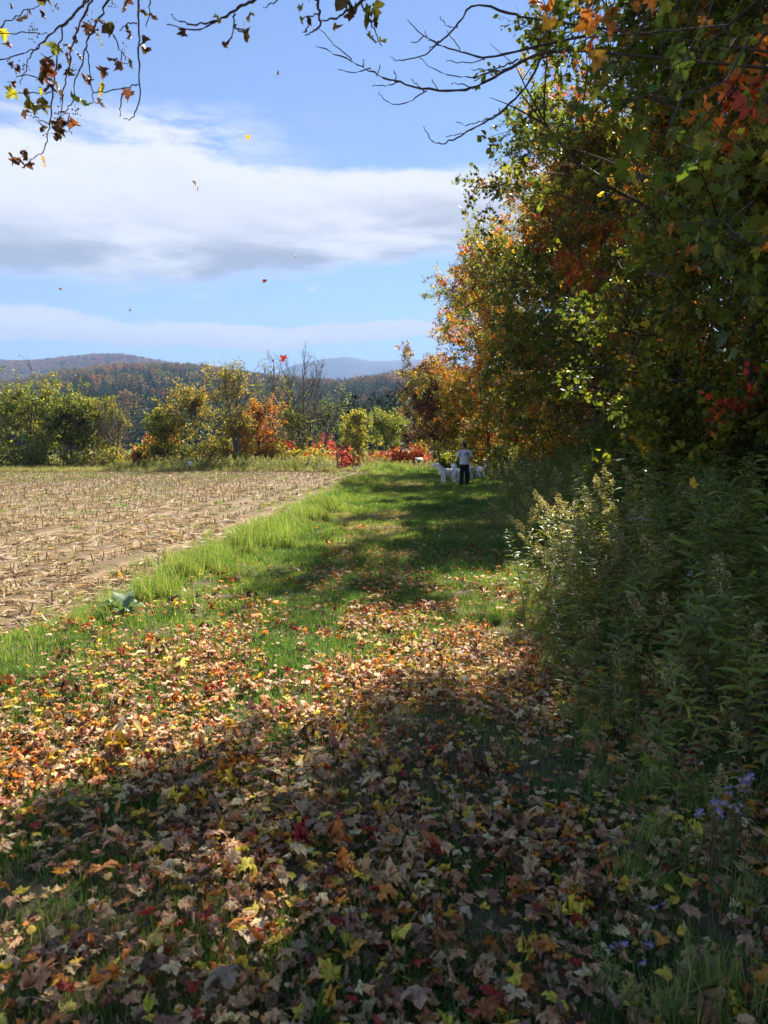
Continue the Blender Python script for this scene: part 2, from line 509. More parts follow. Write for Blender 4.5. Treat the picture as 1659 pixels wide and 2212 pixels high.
# ================================================================== scatter with geometry nodes (for stuff only)
def scatter(name, pts, rot, scl, templates, idx=None, icol=None, label=None, parent=None, cat=None):
    pts = np.asarray(pts, np.float32); N = len(pts)
    me = bpy.data.meshes.new(name)
    me.vertices.add(N); me.vertices.foreach_set('co', pts.ravel())
    def attr(nm, ty, key, data):
        a = me.attributes.new(nm, ty, 'POINT'); a.data.foreach_set(key, np.ascontiguousarray(data).ravel())
    attr('rot', 'FLOAT_VECTOR', 'vector', np.asarray(rot, np.float32))
    scl = np.asarray(scl, np.float32)
    if scl.ndim == 1: scl = np.repeat(scl[:, None], 3, 1)
    attr('scl', 'FLOAT_VECTOR', 'vector', scl)
    if idx is None: idx = rng.integers(0, len(templates), N)
    attr('idx', 'INT', 'value', np.asarray(idx, np.int32))
    if icol is not None:
        c4 = np.ones((N, 4), np.float32); c4[:, :3] = icol
        attr('icol', 'FLOAT_COLOR', 'color', c4)
    o = bpy.data.objects.new(name, me); COL.objects.link(o)
    if parent: o.parent = parent
    ng = bpy.data.node_groups.new(name + '_scatter', 'GeometryNodeTree')
    ng.interface.new_socket('Geometry', in_out='INPUT', socket_type='NodeSocketGeometry')
    ng.interface.new_socket('Geometry', in_out='OUTPUT', socket_type='NodeSocketGeometry')
    gi = ng.nodes.new('NodeGroupInput'); go = ng.nodes.new('NodeGroupOutput')
    iop = ng.nodes.new('GeometryNodeInstanceOnPoints')
    ng.links.new(gi.outputs[0], iop.inputs['Points'])
    join = ng.nodes.new('GeometryNodeJoinGeometry')
    for t in reversed(templates):
        oi = ng.nodes.new('GeometryNodeObjectInfo'); oi.inputs['Object'].default_value = t
        oi.inputs['As Instance'].default_value = True
        ng.links.new(oi.outputs['Geometry'], join.inputs[0])
    ng.links.new(join.outputs[0], iop.inputs['Instance'])
    iop.inputs['Pick Instance'].default_value = True
    def named(nm, ty):
        n = ng.nodes.new('GeometryNodeInputNamedAttribute'); n.data_type = ty; n.inputs['Name'].default_value = nm
        return [s for s in n.outputs if s.enabled and s.name == 'Attribute'][0]
    ng.links.new(named('idx', 'INT'), iop.inputs['Instance Index'])
    ng.links.new(named('rot', 'FLOAT_VECTOR'), iop.inputs['Rotation'])
    ng.links.new(named('scl', 'FLOAT_VECTOR'), iop.inputs['Scale'])
    ng.links.new(iop.outputs[0], go.inputs[0])
    md = o.modifiers.new('scatter', 'NODES'); md.node_group = ng
    tag(o, label, cat, kind='stuff')
    return o


def template(name, parts, mat):
    """mesh object used only as the source of a scatter (not linked to the scene)"""
    me = mk(name, parts, mat, link=False)
    return bpy.data.objects.new(name, me)


# ================================================================== hills
def hill(name, pts_a, pts_e, D0, D, D1, amin, amax, na, nd, mat, rough=.12, seed=1, zoff=-6):
    a = np.linspace(amin, amax, na); t = np.linspace(0, 1.0, nd)
    A, T = np.meshgrid(a, t)
    d = D0 + (D1 - D0) * T
    crest = np.interp(A, pts_a, pts_e) * D + CAM_H
    u = np.clip((d - D0) / (D - D0), 0, 1); s = u * u * (3 - 2 * u) * .55 + u * .45
    dn = np.clip((d - D) / (D1 - D), 0, 1)
    z = crest * s * (1 - .6 * dn * dn)
    X = A * d; Y = d
    z = z * (1 + rough * (fbm(X / 260, Y / 260, seed, 5) - .5) * np.where(d < D, 2 * np.minimum(u, 1 - u) + .12, .5)) + zoff * (1 - u)
    V = np.stack([X, Y, z], -1).reshape(-1, 3)
    i = np.arange(nd - 1)[:, None] * na + np.arange(na - 1)[None]
    F = np.stack([i, i + 1, i + na + 1, i + na], -1).reshape(-1, 4)
    o = mk(name, [(V, F, None)], mat, smooth=True)
    tag(o, kind='structure')
    return X, Y, z, A, T


def ae(px, py):
    r = ray(px, py); return r[0] / r[1], r[2] / r[1]


def crest_of(lst, dv=0):
    p = [ae(x, y + dv) for x, y in lst]
    return [q[0] for q in p], [q[1] for q in p]


M_FLOOR = plain('forest_floor', (.055, .06, .028), .95, (.09, .06, .03), .02)
M_FAR = plain('far_forest', (.026, .036, .030), .95, (.045, .042, .032), .012, .9, .05)
# (crest lines lie a tree's height below the skyline they carry)
pa, pe = crest_of([(-1800, 830), (-700, 812), (-250, 800), (0, 793), (90, 789), (200, 778), (265, 776), (320, 787), (400, 801), (470, 805), (545, 816), (640, 826), (760, 842), (900, 850), (1400, 850), (3000, 850)])
HL = hill('hill', pa, pe, 900, 2600, 3400, -1.9, 1.9, 380, 90, M_FLOOR, .25, 5)
pa, pe = crest_of([(-1800, 880), (-600, 870), (-100, 858), (60, 845), (150, 824), (225, 818), (290, 814), (370, 815), (470, 825), (600, 842), (715, 846), (800, 836), (880, 826), (1000, 822), (1400, 820), (3000, 830)])
HM = hill('hill', pa, pe, 190, 1150, 1500, -1.9, 1.9, 380, 110, M_FLOOR, .2, 9, -4)
pa, pe = crest_of([(-2500, 860), (-300, 850), (300, 840), (480, 832), (595, 809), (635, 788), (700, 775), (750, 770), (804, 780), (850, 779), (900, 776), (1000, 785), (1200, 800), (1700, 815), (3000, 840)])
HF = hill('mountain', pa, pe, 3300, 5200, 6400, -1.1, 1.1, 300, 60, M_FAR, .1, 13)

# forest trees: low templates, instanced (a wood that reads as one mass)
def blob_tree(seed, n=220):
    r = np.random.default_rng(seed)
    lob = r.normal(0, .22, (7, 3)); lob[:, 2] = r.uniform(.35, .85, 7)
    k = r.integers(0, 7, n)
    dirv = norm(r.normal(0, 1, (n, 3)))
    p = lob[k] * np.array([1, 1, 1]) + dirv * r.uniform(.12, .24, (n, 1))
    p[:, 2] = np.clip(p[:, 2], .12, 1.05)
    s = r.uniform(.09, .17, n)
    return leaf_cloud(p, s, dirv, L_DIA, np.full((n, 3), .5))


def cone_tree(seed, tiers=11, per=9):
    r = np.random.default_rng(seed)
    P, A, S = [], [], []
    for i in range(tiers):
        t = i / (tiers - 1); z = .12 + .84 * t; R = .23 * (1 - t) ** .85 + .02
        m = max(4, int(per * (1 - .55 * t)))
        for j in range(m):
            az_ = j / m * 2 * PI + r.uniform(0, .7) + i
            L = R * r.uniform(.65, 1.2)
            P.append((0, 0, z + r.uniform(-.02, .02))); A.append((math.cos(az_), math.sin(az_), -.22 + .5 * t)); S.append(L)
    V, F, C = leaf_cloud(np.array(P), np.array(S), np.array(A), (L_DIA[0] * np.array([1.15, 1, 1]), L_DIA[1]), np.full((len(P), 3), .5), jit=.06, face=np.tile([0, 0, 1.], (len(P), 1)))
    tv, tf = tubes(np.array([[0, 0, -.1], [0, 0, .5], [0, 0, 1.0]]), np.array([.022, .012, .003]), 4)
    return [(V, F, C), (tv, tf, None)]


T_DEC = [template('deciduous_crown', [blob_tree(s)], M_FOREST) for s in (1, 2, 3, 4)]
T_CON = [template('conifer_crown', cone_tree(s), M_FOREST) for s in (5, 6, 7)]
PAL_DEC = np.array([[.27, .12, .045], [.24, .16, .05], [.17, .14, .05], [.11, .13, .045], [.32, .13, .045], [.24, .16, .08], [.15, .09, .05]])
PAL_CON = np.array([[.028, .050, .026], [.036, .062, .032], [.045, .072, .034]])


def forest(name, H, N, amin, amax, tmin, tmax, hmin, hmax, confn, label, seed):
    r = np.random.default_rng(seed)
    X, Y, Z, A, T = H
    na = A.shape[1]; nd = A.shape[0]
    # sample uniformly in area: probability ~ distance
    t = r.uniform(tmin, tmax, N * 3); a = r.uniform(amin, amax, N * 3)
    i = (t * (nd - 1)); j = (a - A[0, 0]) / (A[0, -1] - A[0, 0]) * (na - 1)
    i0 = np.clip(i.astype(int), 0, nd - 2); j0 = np.clip(j.astype(int), 0, na - 2)
    fi = i - i0; fj = j - j0
    def bil(Q): return (Q[i0, j0] * (1 - fj) + Q[i0, j0 + 1] * fj) * (1 - fi) + (Q[i0 + 1, j0] * (1 - fj) + Q[i0 + 1, j0 + 1] * fj) * fi
    x, y, z = bil(X), bil(Y), bil(Z)
    keep = r.uniform(0, 1, N * 3) < y / y.max()
    keep &= (np.cumsum(keep) <= N)
    x, y, z, t, a = x[keep], y[keep], z[keep], t[keep], a[keep]; n = len(x)
    con = r.uniform(0, 1, n) < confn(x, y, t, a)
    idx = np.where(con, 4 + r.integers(0, 3, n), r.integers(0, 4, n))
    h = r.uniform(hmin, hmax, n) * np.where(con, 1.2, 1.0)
    w = h * np.where(con, 1.0, r.uniform(.85, 1.15, n))
    zone = fbm(x / 90, y / 90, seed, 3)
    k = np.clip((zone * 9 - 1.2 + r.normal(0, 1.3, n)).astype(int), 0, 6)
    col = np.where(con[:, None], PAL_CON[r.integers(0, 3, n)], PAL_DEC[k]) * r.uniform(.75, 1.25, (n, 1))
    scatter(name, np.stack([x, y, z - .08 * h], -1), np.stack([r.normal(0, .04, n), r.normal(0, .04, n), r.uniform(0, 6.28, n)], -1),
            np.stack([w, w, h], -1), T_DEC + T_CON, idx, col, label=label, cat='forest')


forest('forest', HM, 17000, -1.0, .75, .02, .93, 11, 18,
       lambda x, y, t, a: np.clip(1.62 - t * 1.95 + (fbm(x / 140, y / 140, 31) - .5) * 2.0 + np.where(t > .66, .22, 0), .06, .97),
       'mixed autumn wood of orange maples and dark conifers on the lower hill', 71)
forest('forest', HL, 14000, -.85, .25, .1, .76, 12, 19,
       lambda x, y, t, a: np.clip(.12 + (fbm(x / 300, y / 300, 37) - .5) * .8, .03, .6),
       'hazy russet autumn wood covering the higher round hill behind', 72)

# ================================================================== trees
def interp_poly(P, u):
    """P (N,n,3), u (N,m) in 0..1 -> (N,m,3)"""
    n = P.shape[1]
    f = np.clip(u, 0, 1) * (n - 1); i = np.minimum(f.astype(int), n - 2); f = (f - i)[..., None]
    k = np.arange(P.shape[0])[:, None]
    return P[k, i] * (1 - f) + P[k, i + 1] * f


def grow(base, dirv, length, n, bend, wob, r):
    """batch of curved polylines; bend (N,3) added progressively"""
    t = np.linspace(0, 1, n)[None, :, None]
    P = base[:, None] + dirv[:, None] * length[:, None, None] * t + bend[:, None] * length[:, None, None] * t ** 2
    w = r.normal(0, 1, P.shape) * wob * length[:, None, None] * t
    return P + w


def skeleton(r, h, cb, rad, n1=40, n2=7, n3=5, lean=(0, 0), r0=.12, prof='oval', droop=0.0, rise=(.25, 1.3), twl=.45, squash=(1, 1), twigs=True, cov=None):
    """trunk + three branch levels for a tree standing at the origin. Returns wood parts and twig array"""
    K = 12
    t = np.linspace(0, 1, K)
    tr = np.stack([lean[0] * t ** 1.3 * h, lean[1] * t ** 1.3 * h, t * h], -1)
    tr[1:, :2] += np.cumsum(r.normal(0, .012 * h / 3, (K - 1, 2)), 0)
    tr[0, 2] = -.15
    wood = [tubes(tr, r0 * (1 - .93 * t ** .9) * np.where(t < .05, 1.35, 1.0), 8)]
    u = np.sort(r.uniform(0, 1, n1) ** .9)
    z = cb + (h * .97 - cb) * u
    p0 = interp_poly(tr[None], (z / h)[None])[0]
    pf = np.sin(PI * np.clip(.16 + .82 * u, 0, 1)) ** .65 if prof == 'oval' else (1 - u) ** .8 + .08
    az_ = np.arange(n1) * 2.39996 + r.normal(0, .35, n1)
    el_ = rise[0] + (rise[1] - rise[0]) * u + r.normal(0, .15, n1)
    d = np.stack([np.cos(az_) * np.cos(el_) * squash[0], np.sin(az_) * np.cos(el_) * squash[1], np.sin(el_)], -1)
    L = rad * pf * r.uniform(.7, 1.12, n1) / np.maximum(np.cos(el_), .55)
    bend = np.stack([np.zeros(n1), np.zeros(n1), .15 * (1 - u) - droop], -1) + r.normal(0, .08, (n1, 3))
    B1 = grow(p0, norm(d), L, 7, bend, .022, r)
    rr = (r0 * .36 * (1 - .6 * u) * L / L.max() + .008)
    u2 = np.sort(r.uniform(.22, 1.0, (n1, n2)), 1)
    p2 = interp_poly(B1, u2).reshape(-1, 3)
    d1 = norm(np.gradient(B1, axis=1)); d2 = interp_poly(d1, u2).reshape(-1, 3)
    dd = norm(d2 + r.normal(0, .62, d2.shape) + np.array([0, 0, .12 - droop]))
    L2 = (L[:, None] * .42 * (1.15 - .6 * u2) * r.uniform(.6, 1.2, u2.shape)).ravel()
    B2 = grow(p2, dd, L2, 5, r.normal(0, .1, (len(p2), 3)) + np.array([0, 0, .08 - droop]), .03, r)
    r2 = np.repeat(rr, n2) * .42
    u3 = r.uniform(.15, 1.0, (len(B2), n3))
    p3 = interp_poly(B2, u3).reshape(-1, 3)
    d3 = np.repeat(norm(B2[:, -1] - B2[:, 0]), n3, 0)
    d3 = norm(d3 + r.normal(0, .75, d3.shape) + np.array([0, 0, -droop]))
    L3 = twl * r.uniform(.5, 1.25, len(p3))
    B3 = grow(p3, d3, L3, 3, r.normal(0, .12, (len(p3), 3)), .03, r)
    r3 = np.maximum(np.repeat(r2, n3) * .35, .0022)
    k1 = np.ones(n1, bool); k2 = np.ones(len(B2), bool)
    if cov is not None:
        kk = cov(p3, r).reshape(len(B2), n3).mean(1); k2 = kk > .3; k1 = kk.reshape(n1, n2).mean(1) > .22
        k2 &= np.repeat(k1, n2)
        B3 = B3[np.repeat(k2, n3)]; r3 = r3[np.repeat(k2, n3)]
    wood.append(tubes(B1[k1], (rr[:, None] * (1 - .85 * np.linspace(0, 1, 7)[None]))[k1], 5))
    wood.append(tubes(B2[k2], (r2[:, None] * (1 - .8 * np.linspace(0, 1, 5)[None]))[k2], 3))
    if twigs: wood.append(tubes(B3, r3[:, None] * np.array([1, .7, .35])[None], 3))
    return wood, B2, B3, tr


def clump_colour(pos, pal, wts, seed, freq=.9, rnd=.55, r=None):
    """palette colours in coherent patches"""
    c = np.cumsum(np.asarray(wts, float)); c /= c[-1]
    f = fbm(pos[:, 0] * freq + pos[:, 2] * freq * .7 + seed, pos[:, 1] * freq - pos[:, 2] * freq * .8, seed, 3)
    f = np.clip((f - .5) * 2.1 + .5, 0, .999)
    f = f * (1 - rnd) + r.uniform(0, 1, len(pos)) * rnd
    q = np.argsort(np.argsort(f)) / len(f)
    return np.asarray(pal)[np.searchsorted(c, q).clip(0, len(c) - 1)]


def euler_along(d, r):
    """XYZ eulers that turn +Y onto d with a random roll"""
    s_ = norm(np.cross(d, r.normal(0, 1, d.shape))); n_ = np.cross(s_, d)
    R20, R21, R22, R10, R00 = s_[:, 2], d[:, 2], n_[:, 2], s_[:, 1], s_[:, 0]
    return np.stack([np.arctan2(R21, R22), -np.arcsin(np.clip(R20, -1, 1)), np.arctan2(R10, R00)], -1)


def spray_template(seed, ls, tmpl, n):
    r = np.random.default_rng(seed)
    t = np.linspace(0, 1, 5)
    ax = np.stack([.12 * np.sin(t * 2 + seed), t, .10 * t ** 2 * r.uniform(-1, 1)], -1)
    k = 3
    sd = r.uniform(.2, .8, k)
    b0 = interp_poly(ax[None], sd[None])[0]
    sdir = norm(np.stack([r.choice([-1, 1], k) * r.uniform(.5, 1, k), np.full(k, .8), r.normal(0, .5, k)], -1))
    SB = grow(b0, sdir, r.uniform(.3, .55, k), 3, np.zeros((k, 3)), .03, r)
    parts = [(*tubes(ax, np.array([.012, .009, .007, .005, .002]), 3), None), (*tubes(SB, np.tile([.006, .004, .002], (k, 1)), 3), None)]
    parts = [(V, F, np.full((len(V), 3), .35)) for V, F, _ in parts]
    pa_ = interp_poly(ax[None], r.uniform(.1, 1.02, (1, n // 2)))[0]
    pb_ = interp_poly(SB, r.uniform(.1, 1.05, (k, (n - n // 2) // k + 1))).reshape(-1, 3)
    p = np.concatenate([pa_, pb_]); p = p + r.normal(0, ls * .25, p.shape)
    m = len(p)
    al = np.stack([r.normal(0, .8, m), np.full(m, .5), r.normal(-.1, .7, m)], -1)
    c = np.ones((m, 3)) * r.uniform(.7, 1.35, (m, 1))
    c[r.uniform(0, 1, m) < .08] *= [1.7, 1.15, .9]
    parts.append(leaf_cloud(p, ls * r.uniform(.6, 1.2, m), al, tmpl, c, .3, .1))
    return template('leaf_spray', parts, M_SPRAY)


def make_tree(name, loc, label, cat='tree', group=None, seed=1, h=9, cb=1.2, rad=3, n1=40, n2=7, n3=5, per=8, lsize=.07, tmpl=L_OVAL, pal=None, wts=None,
              lean=(0, 0), r0=.12, stems=None, droop=0, rise=(.25, 1.3), twl=.45, bark=None, lmat=None, cov=None, prof='oval', squash=(1, 1), hang=.5, freq=.9, gauss=.05, spray=False):
    r = np.random.default_rng(seed)
    e = empty(name, loc)
    tag(e, label, cat, group)
    woods, tw = [], []
    for (sl, sh, off) in (stems or [(lean, 1.0, (0, 0))]):
        w, B2, B3, tr = skeleton(r, h * sh, cb, rad * sh, n1, n2, n3, sl, r0, prof, droop, rise, twl, squash, not spray, cov if spray else None)
        o3 = np.array([off[0], off[1], 0])
        woods += [(V + o3, F, None) for V, F in w]; tw.append(B3 + o3)
    B3 = np.concatenate(tw)
    mk('trunk', woods, bark or M_BARK, e, smooth=True)
    if spray:
        p = B3[:, 0]; dv = norm(B3[:, -1] - B3[:, 0] + np.array([0, 0, -.12]))
        keep = p[:, 2] > .25
        if cov is not None: keep &= cov(p, r)
        p, dv = p[keep], dv[keep]; n = len(p)
        col = clump_colour(p, pal, wts, seed, freq, rnd=.3, r=r) * r.uniform(.8, 1.2, (n, 1))
        sc = twl * r.uniform(.85, 1.7, n)
        tm = [spray_template(seed * 10 + q, lsize / (twl * 1.25), tmpl, per) for q in range(3)]
        scatter('crown', p, euler_along(dv, r), sc, tm, None, col, parent=e)
        return e
    u = r.uniform(.1, 1.05, (len(B3), per))
    p = interp_poly(B3, u).reshape(-1, 3)
    dirv = np.repeat(norm(B3[:, -1] - B3[:, 0]), per, 0)
    p = p + r.normal(0, gauss, p.shape)
    keep = p[:, 2] > .12
    if cov is not None: keep &= cov(p, r)
    p, dirv = p[keep], dirv[keep]
    al = dirv * .7 + np.array([0, 0, -hang])
    col = clump_colour(p, pal, wts, seed, freq, r=r)
    V, F, C = leaf_cloud(p, lsize * r.uniform(.65, 1.25, len(p)), al, tmpl, col, .45)
    tag(mk('crown', [(V, F, C)], lmat or M_LEAF, e), kind='stuff')
    return e


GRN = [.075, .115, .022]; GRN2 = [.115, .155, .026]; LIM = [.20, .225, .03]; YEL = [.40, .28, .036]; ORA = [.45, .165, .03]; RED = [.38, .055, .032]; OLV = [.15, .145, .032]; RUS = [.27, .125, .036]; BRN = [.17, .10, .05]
GRP = 'trees of the wood edge along the path'

def lit_ground(p, loc, r):
    """gaps in the canopy: sprays standing between the sun and the open, sunny parts of the ground are missing"""
    q = p + np.array(loc); k = q[:, 2] / SUNV.z
    gx = q[:, 0] - SUNV.x * k; gy = q[:, 1] - SUNV.y * k
    ed = np.interp(gy, [2.2, 2.7, 3.2, 3.9, 4.5, 5.0, 6.5, 6.8, 9, 14.7, 25, 40], [-6, -2.0, -1.5, -.8, 0.1, 1.4, 1.4, -1.1, -1.25, -.75, .3, 1.2])
    lit = gx < ed
    for a_, b_, xe in ((13.8, 15.0, 2.6), (19.6, 20.9, 2.9), (25.0, 26.2, 3.2)):
        lit |= (gy > a_) & (gy < b_) & (gx < xe)
    lit |= (np.hypot((gx - 1.75) / 1.35, (gy - 8.2) / 1.35) < 1)
    lit |= (gy < 4.6) & (gy > 2.35) & (gx < 1.2) & (fbm(gx * 2.6, gy * 2.6, 77, 2) > .40 + .06 * np.clip(gx + 1, 0, 2))
    if loc[1] > 26: return np.ones(len(p), bool)
    lit &= ~((q[:, 2] > 6.2) & (q[:, 0] < 3.4) & (q[:, 1] < 13) & (gy < 2.9))
    stray = (q[:, 0] < .165 * q[:, 1] - .15) & (q[:, 1] < 13.5) & (q[:, 1] > 2)
    return ~(lit & (r.uniform(0, 1, len(p)) < .97)) & ~stray


def wall(name, loc, label, seed, h, rad, pal, wts, lsize=.075, tmpl=L_OVAL, n=(60, 9, 6), per=26, cb=1.0, **kw):
    a = dict(r0=.012 * h, rise=(-.02, 1.2), cov=lambda p, r: lit_ground(p, loc, r))
    a.update(kw)
    return make_tree(name, loc, label, seed=seed, h=h, cb=cb, rad=rad, n1=n[0], n2=n[1], n3=n[2], per=per, lsize=lsize, tmpl=tmpl, pal=pal, wts=wts, spray=True, **a)


wall('aspen_tree', (5.3, 10.0, 0), 'tall green leafy aspen at the wood edge, its crown highest of all', 21, 15, 4.1, [GRN, GRN2, LIM, OLV, YEL, ORA], [5, 4, 1.6, 2.2, .7, .6], n=(84, 10, 6))
wall('red_maple_tree', (6.2, 17.0, 0), 'orange tinged red maple standing behind the tall green aspen', 22, 12.0, 3.7, [GRN2, OLV, YEL, RUS, ORA, RED], [5, 6, 1.6, 1.2, 1.2, .4], .085, n=(66, 9, 6))
wall('aspen_tree', (6.8, 23.2, 0), 'olive and gold aspen behind the orange tinged red maple', 23, 10.4, 3.6, [GRN, OLV, YEL, RUS, ORA], [4, 6, 1.8, .9, .7], .09)
wall('maple_tree', (7.3, 30, 0), 'golden green maple rising above the man with the dogs', 24, 10.4, 4.0, [OLV, YEL, GRN2, RUS, ORA, RED], [6, 2.4, 4.5, 1.0, .9, .4], .10, L_DIA, (54, 9, 6))
wall('birch_tree', (5.7, 39, 0), 'slim pale green birch with thin airy top beyond the man', 25, 11.6, 3.4, [LIM, OLV, YEL, ORA, RED], [4, 5, 3, 1.0, .5], .11, L_DIA, (46, 8, 6), 22, bark=M_BARKP)
wall('maple_tree', (6.5, 47, 0), 'yellow orange maple at the far end of the wood edge', 26, 10.4, 4.3, [YEL, ORA, OLV, RUS, RED], [4, 1.8, 5, 1.2, .5], .12, L_DIA, (44, 7, 6), 22)
make_tree('ash_tree', (4.4, 58, 0), 'purplish brown multi stemmed tree with thinning crown by the trail sign', seed=27, h=6.6, cb=1.5, rad=3.0, n1=22, n2=7, n3=5, per=22,
          lsize=.13, tmpl=L_DIA, pal=[[.12, .06, .045], [.17, .085, .04], OLV, YEL], wts=[5, 3, 2, 1.4], r0=.10, stems=[((-.14, 0), 1.0, (-.25, 0)), ((.04, .05), .95, (0, .1)), ((.2, -.05), .86, (.3, 0))], spray=True)
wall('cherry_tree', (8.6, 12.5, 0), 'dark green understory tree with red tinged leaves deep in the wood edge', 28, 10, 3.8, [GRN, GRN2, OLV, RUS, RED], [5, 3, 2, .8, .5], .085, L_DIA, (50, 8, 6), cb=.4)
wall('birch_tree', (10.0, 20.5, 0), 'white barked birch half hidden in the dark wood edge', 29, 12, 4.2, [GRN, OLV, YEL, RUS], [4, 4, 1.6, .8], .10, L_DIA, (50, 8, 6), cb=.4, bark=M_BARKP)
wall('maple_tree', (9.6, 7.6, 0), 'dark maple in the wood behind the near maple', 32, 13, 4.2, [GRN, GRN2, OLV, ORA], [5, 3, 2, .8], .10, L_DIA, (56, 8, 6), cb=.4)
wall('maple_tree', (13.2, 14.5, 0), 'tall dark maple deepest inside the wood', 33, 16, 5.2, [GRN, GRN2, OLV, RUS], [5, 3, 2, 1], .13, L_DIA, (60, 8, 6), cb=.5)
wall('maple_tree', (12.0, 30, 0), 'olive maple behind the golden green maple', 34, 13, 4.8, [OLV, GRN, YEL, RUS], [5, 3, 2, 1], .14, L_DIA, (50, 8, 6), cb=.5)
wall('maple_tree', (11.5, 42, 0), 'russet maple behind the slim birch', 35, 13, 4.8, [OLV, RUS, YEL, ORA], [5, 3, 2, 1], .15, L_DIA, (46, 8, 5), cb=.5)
wall('maple_sapling', (4.75, 8.7, 0), 'young green maple sapling standing just before the tall aspen trunk', 36, 4.6, 1.4, [GRN2, LIM, OLV, RED], [5, 3, 3, .4], .08, L_MAPLE, (26, 6, 5), 12, cb=.5, r0=.05)
wall('maple_sapling', (6.2, 11.6, 0), 'leafy green sapling filling the shade right of the tall aspen', 37, 5.5, 1.9, [GRN2, LIM, OLV, RED, ORA], [5, 3, 3, .4, .6], .085, L_OVAL, (32, 6, 5), 16, cb=.4, r0=.06)
# maple beside the camera whose limbs hang into the picture
wall('maple_tree', (5.3, 5.4, 0), 'near maple with big green and orange leaves hanging over the weeds', 31, 12, 3.7, [GRN, GRN2, LIM, YEL, ORA, RED], [5, 3.4, 1.2, 1.0, 1.4, .7], .11, L_MAPLE, (48, 8, 6), 15, cb=1.9, freq=.7)


# ================================================================== background trees beyond the field
def bg(px, py_top, d, px_base=None, hs=.79):
    """ground point and height of a tree whose top shows at (px, py_top) at distance d"""
    p = at(px_base if px_base is not None else px, 963, d); t = at(px, py_top, d)
    z = float(hz(p[0], d))
    return (float(p[0]), d, z), float(t[2] - z) * hs, float((t[0] - p[0]) / max(t[2] - z, .1))


GB = [.115, .155, .028]; GY = [.26, .26, .04]; GD = [.07, .105, .022]
loc, h, ln = bg(60, 838, 51, None, .62)
make_tree('bushy_tree', loc, 'broad bushy green tree with yellow top beside the leaning trunk tree', seed=41, h=h, cb=.4, rad=3.2, n1=30, n2=7, n3=5, per=6, lsize=.15, tmpl=L_DIA, cov=lambda p, r: (fbm(p[:, 0] * .9, p[:, 2] * .9 + p[:, 1] * .3, 7, 2) > .42),
          pal=[GB, GB, GY, YEL], wts=[3, 4, 5, 1.0], stems=[((-.25, 0), .95, (-.8, 0)), ((.1, 0), 1, (0, 0)), ((.3, .1), .9, (.8, .3))], r0=.12, rise=(.1, 1.2))
loc, h, ln = bg(-90, 845, 53, None, .62)
make_tree('bushy_tree', loc, 'rounded green field tree standing outside the hedge line', seed=42, h=h, cb=.4, rad=3.6, n1=30, n2=7, n3=5, per=6, lsize=.17, tmpl=L_DIA,
          pal=[GD, GB, GY], wts=[4, 5, 3], stems=[((-.2, 0), .95, (-.8, 0)), ((.15, 0), 1, (.3, 0))], r0=.12, rise=(.1, 1.2))
loc, h, ln = bg(185, 836, 50, 165, .70)
make_tree('willow_tree', loc, 'dark green tree with several leaning trunks at the field end', seed=43, h=h, cb=1.3, rad=2.1, n1=22, n2=7, n3=5, per=6, lsize=.15, tmpl=L_DIA,
          pal=[GD, GB, GY], wts=[3, 5, 3], cov=lambda p, r: (fbm(p[:, 0] * 1.1, p[:, 2] * 1.1, 17, 2) > .40), stems=[((.08, 0), 1, (0, 0)), ((.32, 0), .9, (.3, .1)), ((-.06, .05), .85, (-.3, 0))], r0=.14, rise=(.3, 1.3))
loc, h, ln = bg(228, 848, 54, 215, .72)
make_tree('young_tree', loc, 'thin yellow green tree between the leaning trunks and bare tree', seed=44, h=h, cb=.6, rad=1.5, n1=24, n2=6, n3=4, per=5, lsize=.15, tmpl=L_DIA,
          pal=[GY, GB, YEL], wts=[4, 2, 2], r0=.09, stems=[((.2, 0), 1, (0, 0)), ((.55, 0), .75, (.2, 0))])
loc, h, ln = bg(262, 862, 50, 245)
make_tree('bare_tree', loc, 'leafless grey tree with fine spreading twigs by the rail fence', seed=45, h=h, cb=1.2, rad=1.9, n1=22, n2=8, n3=5, per=1, lsize=.10, tmpl=L_DIA,
          pal=[BRN, GY], wts=[3, 1], r0=.09, stems=[((.22, 0), 1, (0, 0)), ((.04, 0), .9, (-.1, 0))], rise=(.4, 1.25), cov=lambda p, r: r.uniform(0, 1, len(p)) < .3, bark=M_BARKP)
loc, h, ln = bg(350, 872, 48)
make_tree('birch_tree', loc, 'bright lime green young tree above orange brush', seed=46, h=h, cb=.4, rad=1.6, n1=34, n2=6, n3=5, per=6, lsize=.14, tmpl=L_DIA,
          pal=[GY, LIM, GB, YEL], wts=[5, 4, 2, 1], r0=.08, prof='cone', rise=(.3, 1.2))
loc, h, ln = bg(425, 850, 50)
make_tree('aspen_tree', loc, 'olive yellow aspen left of the crooked sparse tree', seed=47, h=h, cb=.5, rad=2.0, n1=36, n2=6, n3=5, per=6, lsize=.14, tmpl=L_DIA,
          pal=[OLV, GY, YEL, RUS], wts=[5, 3, 2.4, 1.6], r0=.09, rise=(.2, 1.2))
loc, h, ln = bg(478, 800, 48, 512, .92)
make_tree('crooked_tree', loc, 'crooked grey tree with sparse yellow leaves leaning over the hedge', seed=48, h=h, cb=2.4, rad=1.7, n1=26, n2=7, n3=5, per=3, lsize=.13, tmpl=L_DIA,
          pal=[GY, YEL, OLV], wts=[4, 3, 3], r0=.18, stems=[((ln, 0), 1, (0, 0)), ((ln + .14, 0), .92, (.1, 0))], rise=(.4, 1.3), cov=lambda p, r: r.uniform(0, 1, len(p)) < .5, bark=M_BARKP)
loc, h, ln = bg(508, 905, 48)
